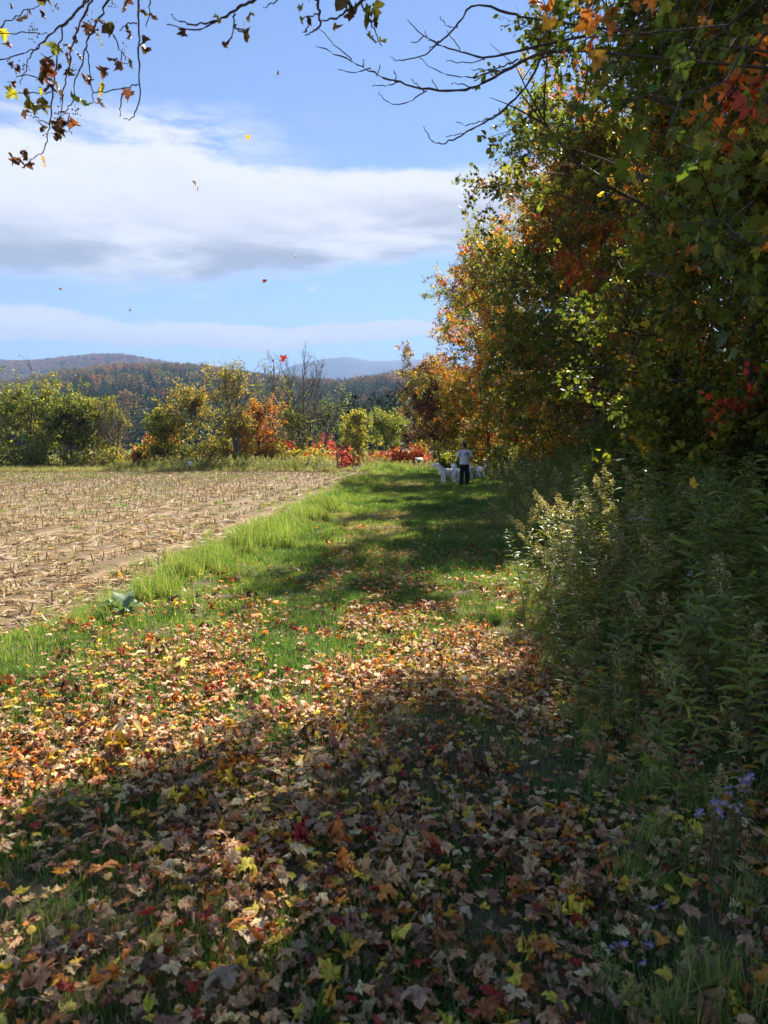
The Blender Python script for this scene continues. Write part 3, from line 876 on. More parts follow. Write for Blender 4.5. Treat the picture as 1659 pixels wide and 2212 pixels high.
make_tree('young_tree', loc, 'low yellow leaved young tree under the crooked tree', seed=49, h=h, cb=.3, rad=1.3, n1=24, n2=6, n3=4, per=6, lsize=.13, tmpl=L_DIA,
          pal=[GY, YEL, OLV], wts=[3, 4, 3], r0=.06)
loc, h, ln = bg(558, 878, 50)
make_tree('red_maple_tree', loc, 'bright orange and red young maple left of the tall thin aspen', seed=50, h=h, cb=.4, rad=1.7, n1=34, n2=6, n3=5, per=6, lsize=.14, tmpl=L_DIA,
          pal=[YEL, ORA, RED, OLV], wts=[3, 4, 2.2, 1.6], r0=.07, rise=(.2, 1.2))
loc, h, ln = bg(584, 764, 54, 594, .95)
make_tree('aspen_tree', loc, 'tall thin aspen with bare top and green leaf clumps', seed=51, h=h, cb=3.2, rad=1.4, n1=18, n2=6, n3=3, per=5, lsize=.14, tmpl=L_DIA,
          pal=[GY, GB, OLV], wts=[3, 3, 3], r0=.20, rise=(.3, 1.25), cov=lambda p, r: r.uniform(0, 1, len(p)) < np.where(p[:, 2] < 6.4, .75, .22), bark=M_BARKP)
loc, h, ln = bg(652, 764, 56, 660, .95)
make_tree('bare_tree', loc, 'tall leafless grey tree beside the tall thin aspen', seed=52, h=h, cb=2.2, rad=2.4, n1=13, n2=7, n3=4, per=1, lsize=.1, tmpl=L_DIA,
          pal=[BRN, OLV], wts=[3, 1], r0=.21, stems=[((-.02, 0), 1, (0, 0)), ((-.16, .05), .88, (-.1, .1)), ((.12, 0), .85, (.1, 0))], rise=(.55, 1.35), cov=lambda p, r: r.uniform(0, 1, len(p)) < .12, bark=M_BARKP)
loc, h, ln = bg(625, 800, 57, 628, .93)
make_tree('aspen_tree', loc, 'thin sparse aspen trunk close behind the tall leafless tree', seed=58, h=h, cb=2.6, rad=1.1, n1=14, n2=5, n3=3, per=4, lsize=.14, tmpl=L_DIA,
          pal=[OLV, GY], wts=[3, 2], r0=.16, rise=(.4, 1.25), cov=lambda p, r: r.uniform(0, 1, len(p)) < .4, bark=M_BARKP)
loc, h, ln = bg(742, 850, 54, 682, .95)
make_tree('bare_tree', loc, 'leaning dead tree with bare arching branches over red sumac', seed=53, h=h, cb=2.0, rad=1.7, n1=9, n2=5, n3=3, per=1, lsize=.1, tmpl=L_DIA,
          pal=[BRN], wts=[1], r0=.20, lean=(ln, 0), rise=(.3, 1.2), cov=lambda p, r: r.uniform(0, 1, len(p)) < .05, bark=M_BARKP)
loc, h, ln = bg(632, 890, 55)
make_tree('aspen_tree', loc, 'shadowed olive tree tucked behind the leafless grey tree', seed=54, h=h, cb=.8, rad=1.6, n1=26, n2=6, n3=5, per=5, lsize=.15, tmpl=L_DIA,
          pal=[OLV, GB, GY], wts=[4, 3, 2], r0=.09)
loc, h, ln = bg(772, 866, 66)
make_tree('birch_tree', loc, 'slim yellow green birch standing above the red sumac', seed=55, h=h, cb=1.0, rad=2.0, n1=34, n2=6, n3=5, per=6, lsize=.17, tmpl=L_DIA,
          pal=[GY, LIM, YEL], wts=[4, 3, 2.4], r0=.09, prof='cone', rise=(.3, 1.2))
loc, h, ln = bg(832, 900, 72)
make_tree('willow_tree', loc, 'pale green rounded willow in front of the dark pines', seed=56, h=h, cb=.5, rad=1.9, n1=34, n2=7, n3=5, per=6, lsize=.17, tmpl=L_DIA,
          pal=[GB, GY, LIM], wts=[5, 4, 2], r0=.09, rise=(.4, 1.3))
loc, h, ln = bg(705, 892, 74)
make_tree('willow_tree', loc, 'grey green spreading tree behind the leaning dead tree', seed=57, h=h, cb=.6, rad=2.6, n1=30, n2=6, n3=5, per=6, lsize=.18, tmpl=L_DIA,
          pal=[[.08, .095, .04], GB], wts=[3, 3], r0=.1)


# pines in front of the hill
def pine(loc, h, label, seed, group=None):
    r = np.random.default_rng(seed)
    e = empty('pine_tree', loc); tag(e, label, 'pine tree', group)
    tr = np.array([[0, 0, -.3], [0, 0, h * .5], [0, 0, h]])
    wood = [tubes(tr, np.array([.02, .012, .003]) * h, 6)]
    P, A, S, F0 = [], [], [], []
    tiers = 20
    bp, br = [], []
    for i in range(tiers):
        t = (i + r.uniform(-.3, .3)) / tiers; z = h * (.16 + .82 * t); R = h * (.30 * (1 - t) ** .8 * r.uniform(.7, 1.1) + .015)
        m = 7 if t < .7 else 5
        for j in range(m):
            a = j / m * 2 * PI + r.uniform(0, .8) + i * 1.3; L = R * r.uniform(.55, 1.15)
            d = np.array([math.cos(a), math.sin(a), r.uniform(-.12, .12) + .35 * t])
            p1 = np.array([0, 0, z]) + d * L + np.array([0, 0, .05 * L])
            bp.append(np.array([[0, 0, z], (np.array([0, 0, z]) + p1) / 2 - [0, 0, .02 * L], p1])); br.append([.0035 * h, .002 * h, .0008 * h])
            k = 16
            u = r.uniform(.25, 1.05, k)[:, None]
            q = np.array([0, 0, z]) * (1 - u) + p1 * u + r.normal(0, .05 * L + .03, (k, 3)) * [1, 1, .5]
            P.append(q); A.append(np.tile(d, (k, 1)) + r.normal(0, .5, (k, 3)) * [1, 1, .3] + [0, 0, .15]); S.append(np.full(k, .055 * h * (.6 + .5 * (1 - t))))
    wood.append(tubes(np.array(bp), np.array(br), 3))
    mk('trunk', [(V, F, None) for V, F in wood], M_BARK, e)
    P = np.concatenate(P); A = np.concatenate(A); S = np.concatenate(S)
    col = np.array([.034, .06, .03]) * r.uniform(.7, 1.3, (len(P), 1))
    V, F, C = leaf_cloud(P, S * r.uniform(.6, 1.2, len(P)), A, (L_DIA[0] * np.array([.8, 1, 1]), L_DIA[1]), col, .2, face=np.tile([0, 0, 1.], (len(P), 1)))
    tag(mk('crown', [(V, F, C)], M_LEAFDRY, e), kind='stuff')


for k, (px, pt, d, lab) in enumerate([(766, 842, 118, 'dark pine behind the slim yellow green birch'),
                                      (806, 842, 124, 'dark pine rising behind the pale green willow'), (840, 838, 128, 'dark pine between the willow and the brown ash'),
                                      (866, 846, 120, 'dark pine half hidden by the purplish brown tree'), (733, 868, 135, 'dark pine left of the birch, seen through bare branches'),
                                      (392, 868, 92, 'dark spruce between lime green tree and olive aspen'), (787, 866, 140, 'smaller dark pine in the row before the hill'),
                                      (700, 885, 150, 'small dark pine behind the grey green spreading tree'), (905, 850, 132, 'dark pine behind the yellow maple of the wood edge'),
                                      (823, 848, 112, 'dark pine just right of the pale green willow'), (853, 842, 110, 'dark pine left of the purplish brown tree'), (749, 852, 114, 'dark pine left of the yellow green birch')]):
    loc, h, ln = bg(px, pt, d, None, 1.0)
    pine((loc[0], loc[1], loc[2] - .2), h, lab, 80 + k)


# ================================================================== shrubs
def make_bush(name, loc, label, cat, seed, rx, ry, h, n, lsize, pal, wts, tmpl=L_DIA, lmat=None, group=None, hang=.4, stems=9, freq=1.2):
    r = np.random.default_rng(seed)
    e = empty(name, loc); tag(e, label, cat, group)
    k = stems
    a = r.uniform(0, 6.28, k); rr = np.sqrt(r.uniform(.05, 1, k))
    tip = np.stack([np.cos(a) * rr * rx * .8, np.sin(a) * rr * ry * .8, h * r.uniform(.65, .95, k) * (1 - .25 * rr)], -1)
    b0 = tip * [.35, .35, 0]; b0[:, 2] = -.1
    B = grow(b0, norm(tip - b0), np.linalg.norm(tip - b0, axis=1), 5, np.zeros((k, 3)), .02, r)
    mk('stem', [(*tubes(B, np.array([.02, .016, .012, .008, .003])[None].repeat(k, 0) * (h / 2 + .3), 4), None)], M_TWIG, e)
    lob = np.concatenate([interp_poly(B, r.uniform(.35, 1.0, (k, 3))).reshape(-1, 3), tip])
    j = r.integers(0, len(lob), n)
    dv = norm(r.normal(0, 1, (n, 3)))
    q = lob[j] + dv * r.uniform(.2, 1, (n, 1)) ** .5 * np.array([rx, ry, h]) * .30
    q[:, 2] = np.abs(q[:, 2]) * .97 + .02
    q = q[q[:, 2] < h * 1.15]
    col = clump_colour(q, pal, wts, seed, freq, r=r)
    V, F, C = leaf_cloud(q, lsize * r.uniform(.6, 1.3, len(q)), norm(q - [0, 0, h * .3]) * .6 + [0, 0, -hang], tmpl, col, .5)
    tag(mk('foliage', [(V, F, C)], lmat or M_LEAF, e), kind='stuff')
    return e


CRI = [.35, .045, .045]; RDO = [.35, .09, .04]
L_SUM = (L_DIA[0] * np.array([.62, 1, 1.6]), L_DIA[1])
for k, (px, py, d, rx, hh, pal, wts, lab) in enumerate([
        (690, 928, 60, 2.2, 3.0, [CRI, RDO, RED], [5, 3, 3], 'tall crimson sumac below the leaning dead tree'),
        (725, 940, 62, 2.4, 2.6, [CRI, RED, RDO], [5, 3, 3], 'crimson sumac mound left of the slim birch'),
        (770, 962, 65, 1.7, 1.9, [RDO, RED, ORA], [4, 3, 2], 'red orange sumac below the slim birch'),
        (815, 966, 57, 1.8, 1.8, [RDO, ORA, RED, GY], [4, 3, 3, 1], 'orange red sumac below the pale willow'),
        (855, 968, 56, 1.8, 1.8, [RED, RDO, ORA], [4, 4, 2], 'red sumac left of the trail sign'),
        (893, 966, 59, 1.9, 1.9, [CRI, RDO, ORA], [4, 4, 2], 'red sumac behind the trail sign'),
        (732, 955, 63, 1.5, 2.4, [GY, RDO, ORA, RED], [3, 3, 2, 2], 'green and red sumac over the two seated people'),
        (600, 965, 52, 1.4, 1.9, [RED, CRI, ORA], [4, 3, 2], 'red shrub at the foot of the tall thin aspen'),
        (545, 975, 51, 1.3, 1.7, [RED, ORA, OLV], [4, 2, 2], 'red and olive shrub under the orange maple'),
        (345, 940, 55, 1.9, 2.6, [ORA, RED, YEL, OLV], [4, 2, 2, 2], 'orange and red shrub behind the lime green tree'),
        (640, 985, 49, 1.3, 1.2, [GY, YEL, RED], [3, 2, 1], 'low yellow green brush at the bare tree foot'),
        (330, 968, 49, 1.2, 1.5, [RED, ORA, GB], [3, 3, 2], 'scarlet brush left of the lime green tree')]):
    p = at(px, 963, d)
    make_bush('sumac_shrub', (p[0], d, float(hz(p[0], d)) - .05), lab, 'shrub', 120 + k, rx * 1.15, rx * .9, hh * 1.3, 1900, .26, pal, wts, tmpl=L_SUM, hang=.7)
for k, (px, d, rx, hh, pal, wts, lab) in enumerate([
        (30, 47.5, 3.0, 2.2, [GB, GY, GD], [4, 3, 3], 'green brush under the broad bushy tree'),
        (110, 47.8, 2.6, 1.8, [GB, GY, OLV], [4, 3, 3], 'green brush between broad tree and leaning trunks'),
        (205, 48.4, 2.4, 1.8, [OLV, GY, BRN], [4, 3, 3], 'olive brush at the foot of the leaning trunks'),
        (285, 52, 2.4, 1.7, [GY, OLV, YEL], [4, 3, 2], 'yellow green brush behind the rail fence'),
        (385, 49.5, 1.8, 2.0, [GD, OLV, GY], [4, 3, 2], 'dark brush between the lime tree and olive aspen'),
        (460, 49, 2.0, 2.2, [OLV, GY, RUS], [4, 3, 2], 'olive brush below the crooked tree'),
        (490, 52, 1.8, 2.4, [GY, OLV, YEL], [4, 3, 2], 'yellow olive thicket behind the crooked tree'),
        (585, 50, 1.5, 2.4, [YEL, GY, OLV], [3, 3, 2], 'yellow brush between maple and tall aspen'),
        (675, 51, 1.5, 2.1, [GY, YEL, OLV], [3, 3, 2], 'yellow green brush at the crimson sumac'),
        (960, 53, 1.8, 2.1, [GY, YEL, OLV], [3, 4, 2], 'yellow brush at the foot of the ash stems'),
        (925, 62, 2.0, 2.6, [YEL, ORA, GY], [4, 2, 2], 'golden shrub behind the ash stems'),
        (1045, 42, 1.6, 2.2, [YEL, ORA, OLV], [4, 2, 3], 'orange gold shrub just beyond the man'),
        (1100, 33, 1.6, 1.8, [GB, GY, OLV], [4, 3, 3], 'leafy green shrub right of the dogs'),
        (985, 44, 1.2, 1.3, [GY, GB, LIM], [4, 3, 2], 'fresh green brush beyond the dogs')]):
    p = at(px, 963, d)
    make_bush('hedge_shrub', (p[0], d, float(hz(p[0], d)) - .05), lab, 'shrub', 150 + k, rx, rx * .7, hh, 1700, .17, pal, wts)
# understory shrubs along the wood edge on the right
for k, (x, y, rx, hh, pal, wts, lab) in enumerate([
        (5.2, 9.0, 1.5, 2.3, [GRN, GRN2, OLV], [5, 4, 2], 'dark green shrub below the tall aspen'),
        (5.9, 12.8, 1.5, 2.4, [GRN, OLV, RUS], [5, 3, 1], 'dark shrub between aspen and red maple'),
        (5.4, 16, 1.5, 2.2, [GRN, OLV, YEL], [5, 3, 1], 'olive shrub at the red maple foot'),
        (6.0, 20, 1.6, 2.2, [GRN, OLV, RED], [5, 3, 1], 'dark shrub with red flecks by the wood edge'),
        (6.2, 24.5, 1.5, 2.1, [OLV, GRN, RED, ORA], [4, 3, 1, 1], 'red flecked shrub right of the man'),
        (6.4, 29, 1.5, 2.2, [OLV, GY, YEL], [4, 3, 1], 'olive shrub behind the dogs'),
        (6.6, 9.4, 2.0, 3.0, [GRN, GRN2, OLV], [5, 3, 2], 'tall dark shrub filling the shade behind the weeds'),
        (5.4, 6.6, 1.4, 1.9, [GRN, GRN2, LIM], [5, 3, 1], 'green shrub rising behind the goldenrod'),
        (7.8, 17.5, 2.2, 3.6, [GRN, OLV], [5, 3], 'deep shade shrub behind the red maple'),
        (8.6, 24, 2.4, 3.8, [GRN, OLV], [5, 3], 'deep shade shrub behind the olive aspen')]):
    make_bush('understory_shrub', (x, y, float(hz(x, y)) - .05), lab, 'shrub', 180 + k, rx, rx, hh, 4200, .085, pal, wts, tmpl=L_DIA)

# ================================================================== grass
def grass_template(seed, n, rad, hmin, hmax, width, segs, lean, pal, wts, mat):
    r = np.random.default_rng(seed)
    a = r.uniform(0, 6.28, n); q = np.sqrt(r.uniform(0, 1, n)) * rad
    base = np.stack([np.cos(a) * q, np.sin(a) * q, np.full(n, -.01)], -1)
    h = r.uniform(hmin, hmax, n)
    la = r.uniform(0, 6.28, n); ld = np.stack([np.cos(la), np.sin(la), np.zeros(n)], -1)
    l = np.abs(r.normal(0, lean, n))
    t = np.linspace(0, 1, segs + 1)
    ang = l[:, None] * (.25 + 1.0 * t[None]) * 1.0
    st = h[:, None] / segs
    seg = np.stack([np.sin(ang), np.cos(ang)], -1) * st[..., None]
    cum = np.concatenate([np.zeros((n, 1, 2)), np.cumsum(seg[:, :-1], 1)], 1)
    P = base[:, None] + ld[:, None] * cum[..., :1] + np.array([0, 0, 1.]) * cum[..., 1:]
    sd = np.stack([-np.sin(la), np.cos(la), np.zeros(n)], -1)
    tw = r.normal(0, .5, n); sd = sd * np.cos(tw)[:, None] + ld * np.sin(tw)[:, None]
    w = width * r.uniform(.7, 1.3, n)[:, None] * np.array([1 - .9 * x ** 1.6 for x in t])[None]
    V = np.stack([P - sd[:, None] * w[..., None] / 2, P + sd[:, None] * w[..., None] / 2], 2)
    k = (segs + 1) * 2
    F1 = np.array([[2 * i, 2 * i + 1, 2 * i + 3, 2 * i + 2] for i in range(segs)])
    F = (np.arange(n)[:, None, None] * k + F1[None]).reshape(-1, 4)
    c = np.cumsum(wts) / np.sum(wts)
    col = np.asarray(pal)[np.searchsorted(c, r.uniform(0, 1, n)).clip(0, len(pal) - 1)] * r.uniform(.75, 1.25, (n, 1))
    return template('grass_tuft', [(V.reshape(-1, 3), F, np.repeat(col, k, 0))], mat)


G1 = [.125, .225, .04]; G2 = [.17, .265, .05]; G3 = [.085, .165, .035]; STR = [.42, .35, .17]; G4 = [.22, .29, .07]
T_LAWN = [grass_template(300 + k, 120, .13, .022, .058, .0042, 2, .65, [G1, G2, G3, STR], [5, 4, 3, 1.2], M_GRASS) for k in range(5)]
T_DRY = [grass_template(360 + k, 70, .14, .16, .40, .0085, 5, .6, [[.24, .25, .09], [.32, .29, .13], STR, [.17, .21, .07]], [4, 3, 2, 3], M_GRASS) for k in range(4)]
T_LAWN2 = [grass_template(380 + k, 100, .13, .016, .045, .0045, 2, .9, [STR, [.30, .28, .11], G2, [.22, .17, .09]], [4, 4, 2, 2], M_GRASS) for k in range(3)] + [grass_template(390 + k, 110, .12, .04, .085, .0048, 3, .7, [G3, G1, [.07, .15, .045]], [4, 3, 3], M_GRASS) for k in range(2)]
T_MID = [grass_template(320 + k, 90, .15, .05, .13, .0055, 3, .6, [G1, G2, G3, STR, G4], [5, 4, 3, .8, 1], M_GRASS) for k in range(4)]
T_TALL = [grass_template(340 + k, 70, .14, .16, .40, .0075, 5, .75, [G1, G2, G4, STR], [4, 4, 3, 2.2], M_GRASS) for k in range(5)]


def scat_xy(N, x0, x1, y0, y1, r):
    return r.uniform(x0, x1, N), r.uniform(y0, y1, N)


def place_grass(name, label, x, y, temps, s, r, tilt=.12, idx=None):
    n = len(x)
    p = np.stack([x, y, hz(x, y)], -1)
    scatter(name, p, np.stack([r.normal(0, tilt, n), r.normal(0, tilt, n), r.uniform(0, 6.28, n)], -1), s, temps, idx, label=label, cat='grass')


r = np.random.default_rng(77)
X, Y, S = [], [], []
for (y0, y1, den, s0) in [(-1.5, 5, 95, 1.0), (5, 9, 75, 1.15), (9, 16, 46, 1.45), (16, 28, 26, 1.9), (28, 47, 13, 2.6)]:
    n = int(den * (y1 - y0) * 9)
    x, y = scat_xy(n, -4.8, 6.2, y0, y1, r)
    k = (x > xl(y) - .05 - .25 * fbm(y * 1.5, x * 0, 5)) & (x < xr(y) + .9 + .6 * (y > 20))
    X.append(x[k]); Y.append(y[k]); S.append(np.full(k.sum(), s0) * r.uniform(.8, 1.25, k.sum()))
X = np.concatenate(X); Y = np.concatenate(Y); S = np.concatenate(S)
place_grass('grass', 'short mown green grass of the path strewn with leaves', X, Y, T_LAWN + T_LAWN2, S, r, idx=np.where(fbm(X * .8, Y * .55, 201, 3) + r.normal(0, .07, len(X)) > .60, r.integers(5, 8, len(X)), np.where(fbm(X * 1.3 + 7, Y * .9, 207, 3) + r.normal(0, .05, len(X)) > .60, r.integers(8, 10, len(X)), r.integers(0, 5, len(X)))))
# longer grass on the verge beside the field
X, Y, S = [], [], []
for (y0, y1, den, s0) in [(3.5, 9, 22, .36), (9, 18, 24, .55), (18, 30, 16, .75), (30, 46, 12, 1.0)]:
    n = int(den * (y1 - y0) * 1.7)
    y = r.uniform(y0, y1, n); u = r.normal(.45, .33, n)
    x = xl(y) + u
    m = fbm(x * .9, y * .35, 44)
    k = m > .44
    X.append(x[k]); Y.append(y[k]); S.append(s0 * r.uniform(.55, 1.15, k.sum()) * (.35 + 3.2 * (m[k] - .42)))
for cx_, cy_, rr_, sc_ in [(310, 1300, .30, .75), (395, 1245, .3, .85), (450, 1215, .35, .8), (560, 1185, .38, 1.1), (600, 1165, .35, 1.0), (665, 1125, .4, 1.0), (700, 1105, .4, 1.1), (780, 1048, .7, 1.3), (835, 1018, 1.2, 1.7), (850, 1014, 1.0, 1.6), (220, 1345, .25, .5)]:
    g_ = gnd(cx_, cy_); n = int(46 * rr_ / .35)
    X.append(g_[0] + r.normal(0, rr_ * .55, n)); Y.append(g_[1] + r.normal(0, rr_ * .8, n)); S.append(sc_ * r.uniform(.6, 1.15, n))
X = np.concatenate(X); Y = np.concatenate(Y); S = np.concatenate(S)
place_grass('verge_grass', 'long arching green grass on the verge between path and field', X, Y, T_TALL, S, r, .2)
n = 420
y = r.uniform(5, 44, n); x = xl(y) - np.abs(r.normal(0, .45, n)) - .02
k = fbm(x * .8, y * .5, 49) > .45; x, y = x[k], y[k]
place_grass('margin_grass', 'scattered tufts of grass creeping into the field margin', x, y, T_TALL, r.uniform(.25, .6, len(x)) * np.interp(y, [5, 40], [.8, 1.6]), r, .3)
# ragged grass at the foot of the weeds and in the near right corner
n = 900
y = r.uniform(.8, 22, n) ** 1.0; x = xr(y) + np.abs(r.normal(.2, .4, n))
place_grass('edge_grass', 'ragged longer grass at the foot of the weeds', x, y, T_TALL, r.uniform(.2, .55, n), r, .3)
n = 1500
x = r.uniform(-34, 1.5, n); y = 43.8 + .10 * (x + 3) + np.abs(r.normal(0, 1.6, n))
k = ~((x / y > -.066) & (x / y < -.030) & (y > 44.4)); x, y = x[k], y[k]; n = len(x)
place_grass('field_end_grass', 'pale rough grass strip at the far end of the field', x, y, T_DRY, r.uniform(.6, 1.3, n), r, .2)
n = 2200
x = r.uniform(-45, 14, n); y = r.uniform(47, 78, n)
k = ~((x / y > -.066) & (x / y < -.030) & (y < 56.5)); x, y = x[k], y[k]; n = len(x)
place_grass('meadow_grass', 'tall meadow grass among the far trees', x, y, T_DRY, r.uniform(1.2, 2.6, n), r, .2)

# ================================================================== fallen leaves
OUT = maple_outline()


def leaf_shape(seed, curl, oval=False):
    r = np.random.default_rng(seed)
    if oval:
        t = np.linspace(0, 1, 9); w = .30 * np.sin(PI * t ** .85) ** .8
        o = np.concatenate([np.stack([w, t], -1), np.stack([-w, t], -1)[1:-1][::-1]])
        ctr = np.array([0, .45])
    else:
        o = OUT * np.array([1, 1]) + r.normal(0, .018, OUT.shape); ctr = np.array([0, .27])
    n = len(o)
    mid = ctr + (o - ctr) * .55
    V = np.zeros((2 * n + 1, 3)); V[:n, :2] = o; V[n:2 * n, :2] = mid; V[2 * n, :2] = ctr
    F = []
    for i in range(n):
        j = (i + 1) % n
        F += [[i, j, n + j], [i, n + j, n + i], [n + i, n + j, 2 * n]]
    rad = np.hypot(V[:, 0] - ctr[0], V[:, 1] - ctr[1])
    ang = np.arctan2(V[:, 0] - ctr[0], V[:, 1] - ctr[1])
    V[:, 2] += .10 * rad * np.cos(ang * 5) * (0 if oval else 1) + .09 * rad * np.sin(ang * 3 + seed) * curl + r.normal(0, .03, len(V)) * (1 + curl)
    V[:, :2] -= ctr
    fold = r.uniform(0, .7) * curl
    V[:, 2] += np.abs(V[:, 0]) * fold
    for q in range(3):
        k = r.uniform(.7, 2.4) * curl * (1, .7, .6)[q] * r.choice([-1, 1, 1])
        if abs(k) < .05: continue
        th = r.uniform(0, PI) if q else r.normal(PI / 2, .5)
        c, s = math.cos(th), math.sin(th)
        u = V[:, 0] * s - V[:, 1] * c; v = V[:, 0] * c + V[:, 1] * s; z = V[:, 2]
        a = u * k
        u2 = np.sin(a) / k - z * np.sin(a); z2 = (1 - np.cos(a)) / k + z * np.cos(a)
        V[:, 0] = u2 * s + v * c; V[:, 1] = -u2 * c + v * s; V[:, 2] = z2
    # stalk
    b = V[np.argmin(np.abs(o[:, 0]) + np.abs(o[:, 1]))].copy() if not oval else V[0].copy()
    t = np.linspace(0, 1, 4)[:, None]
    st = b + np.array([r.normal(0, .12), -.42, r.uniform(-.02, .15)]) * t + np.array([r.normal(0, .1), 0, .05]) * t ** 2
    sv, sf = tubes(st, np.array([.012, .010, .009, .012]), 3)
    V[:, 2] -= V[:, 2].min()
    V = V * np.array([1, 1, 1]);
    return (V, np.array(F)), (sv, sf)


SHAPES = []
for k in range(18):
    curl = [.3, .45, .7, .9, 1.1, 1.3, 1.5, 1.6, 1.8, 2.0, .6, .85, 1.1, .45, 1.5, .8, 1.9, .6][k]
    SHAPES.append((leaf_shape(500 + k, curl, oval=(k >= 12)), ('flat' if curl < .4 else 'curled' if curl < 1.1 else 'crumpled') if k < 12 else 'oval'))


def leaf_mesh(k, mat):
    (lv, lf), (sv, sf) = SHAPES[k][0]
    return mk('fallen_leaf', [(lv, lf, None), (sv, sf, None)], mat, link=False)


T_FALL = [bpy.data.objects.new('leaf_source', leaf_mesh(k, M_FALL)) for k in range(18)]
ME_FALL = [leaf_mesh(k, M_FALLOBJ) for k in range(18)]
FCOL = [('tan', (.34, .235, .155)), ('grey brown', (.24, .18, .14)), ('dark brown', (.085, .055, .04)), ('pale buff', (.46, .36, .25)), ('yellow', (.52, .36, .055)),
        ('orange', (.48, .19, .04)), ('red', (.26, .035, .03)), ('rusty', (.28, .12, .045)), ('reddish brown', (.22, .125, .10)), ('yellow green', (.30, .30, .07))]
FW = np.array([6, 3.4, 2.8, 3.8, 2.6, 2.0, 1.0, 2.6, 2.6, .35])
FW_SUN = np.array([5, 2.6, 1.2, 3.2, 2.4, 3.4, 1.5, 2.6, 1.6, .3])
FC = np.array([c for _, c in FCOL]) * np.array([1.8, 1.6, 1.2])


def leaf_density(x, y):
    m = fbm(x * 1.5, y * 1.1, 61, 3); m2 = fbm(x * .55 + 9, y * .5, 66, 2)
    d = np.interp(y, [0, 3, 4.6, 5.8, 6.8, 7.6, 9.5, 12, 17, 24, 30, 40], [1350, 1350, 1200, 860, 560, 270, 150, 78, 36, 15, 7, 3])
    patch = np.clip((m - .33) / .18, np.interp(y, [3.2, 5], [.42, .12]), 1.2) * np.clip((m2 - .15) / .3, .6, 1.1)
    side = np.where(x < -.9, np.interp(x + .25 * (5.2 - y), [-4, -2.8, -1.6, -.7], [.08, .2, .5, 1.0]), 1)
    side = 1 - (1 - side) * np.clip((y - 2.9) / 1.6, 0, 1)
    right = np.interp(x - xr(y), [-.2, .5, 1.5, 3], [1, .75, .5, .25])
    fieldf = np.where(x < xl(y), np.interp(xl(y) - x, [0, 1.5, 4], [.42, .25, .05]), 1)
    return d * patch * side * right * fieldf


r = np.random.default_rng(91)
N = 260000
y = r.uniform(1.0, 34, N) ; y = 1.0 + 33 * (r.uniform(0, 1, N) ** 2.6); x = r.uniform(-5.0, 5.2, N)
pdf = (1 / 33.0) * (1 / 2.6) * ((y - 1.0) / 33 + 1e-9) ** (1 / 2.6 - 1) / 10.2
acc = leaf_density(x, y) / (N * pdf)
keep = r.uniform(0, 1, N) < acc
vis = np.abs(x) < 1.0 * y + 1.6
keep &= vis
x, y = x[keep], y[keep]; n = len(x)
size = np.clip(.038 * np.exp(r.normal(0, .30, n)), .02, .082)
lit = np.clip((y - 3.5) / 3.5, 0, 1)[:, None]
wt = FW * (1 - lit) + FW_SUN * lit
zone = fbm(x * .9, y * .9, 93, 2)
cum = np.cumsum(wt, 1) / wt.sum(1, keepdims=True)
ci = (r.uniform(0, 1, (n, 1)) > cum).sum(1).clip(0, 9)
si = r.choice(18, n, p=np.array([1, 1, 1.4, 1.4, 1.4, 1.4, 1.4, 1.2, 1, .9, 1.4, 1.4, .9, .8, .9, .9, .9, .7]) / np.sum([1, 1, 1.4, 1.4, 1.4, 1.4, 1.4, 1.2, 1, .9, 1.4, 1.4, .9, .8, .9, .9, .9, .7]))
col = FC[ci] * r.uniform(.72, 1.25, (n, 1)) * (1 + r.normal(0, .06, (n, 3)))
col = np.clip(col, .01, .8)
tilt = np.abs(r.normal(0, .24, n)) + (r.uniform(0, 1, n) < .09) * .6
ta = r.uniform(0, 6.28, n)
rot = np.stack([tilt * np.cos(ta) + PI * (r.uniform(0, 1, n) < .35), tilt * np.sin(ta), r.uniform(0, 6.28, n)], -1)
z = hz(x, y) + .012 + r.uniform(0, .045, n) + size * .25 * np.abs(np.sin(tilt)) + np.where(np.cos(rot[:, 0]) < 0, size * .22, 0)
pts = np.stack([x, y, z], -1)
inv = (np.abs(x) < .50 * y) & (y > 1.98)
order = np.argsort(np.where(inv, y, 999) / (size * 10 + .4))
own = np.zeros(n, bool); own[order[:300]] = True
scatter('leaf_litter', pts[~own], rot[~own], size[~own], T_FALL, si[~own], col[~own], label='dense litter of dry maple leaves spread over the grass', cat='leaf litter')
for i in np.where(own)[0]:
    o = obj_from('fallen_leaf', ME_FALL[si[i]], loc=pts[i], rot=rot[i], scl=float(size[i]))
    o.color = (*col[i], 1)
    cn = FCOL[ci[i]][0]; sh = SHAPES[si[i]][1]
    bg_ = 'large' if size[i] > .052 else 'small' if size[i] < .036 else 'middling'
    po = 'upturned ' if math.cos(rot[i, 0]) < 0 else 'tilted ' if tilt[i] > .5 else ''
    sh = SHAPES[si[i]][1]
    cn = f'{cn}'
    nm = f'{bg_} {po}{sh} {cn} dry maple leaf lying in the near leaf litter' if sh != 'oval' else f'{bg_} {po}{cn} oval dry leaf lying in the near leaf litter'
    tag(o, nm, 'leaf', f'{bg_} {po}{sh} {cn} leaves on the near ground')

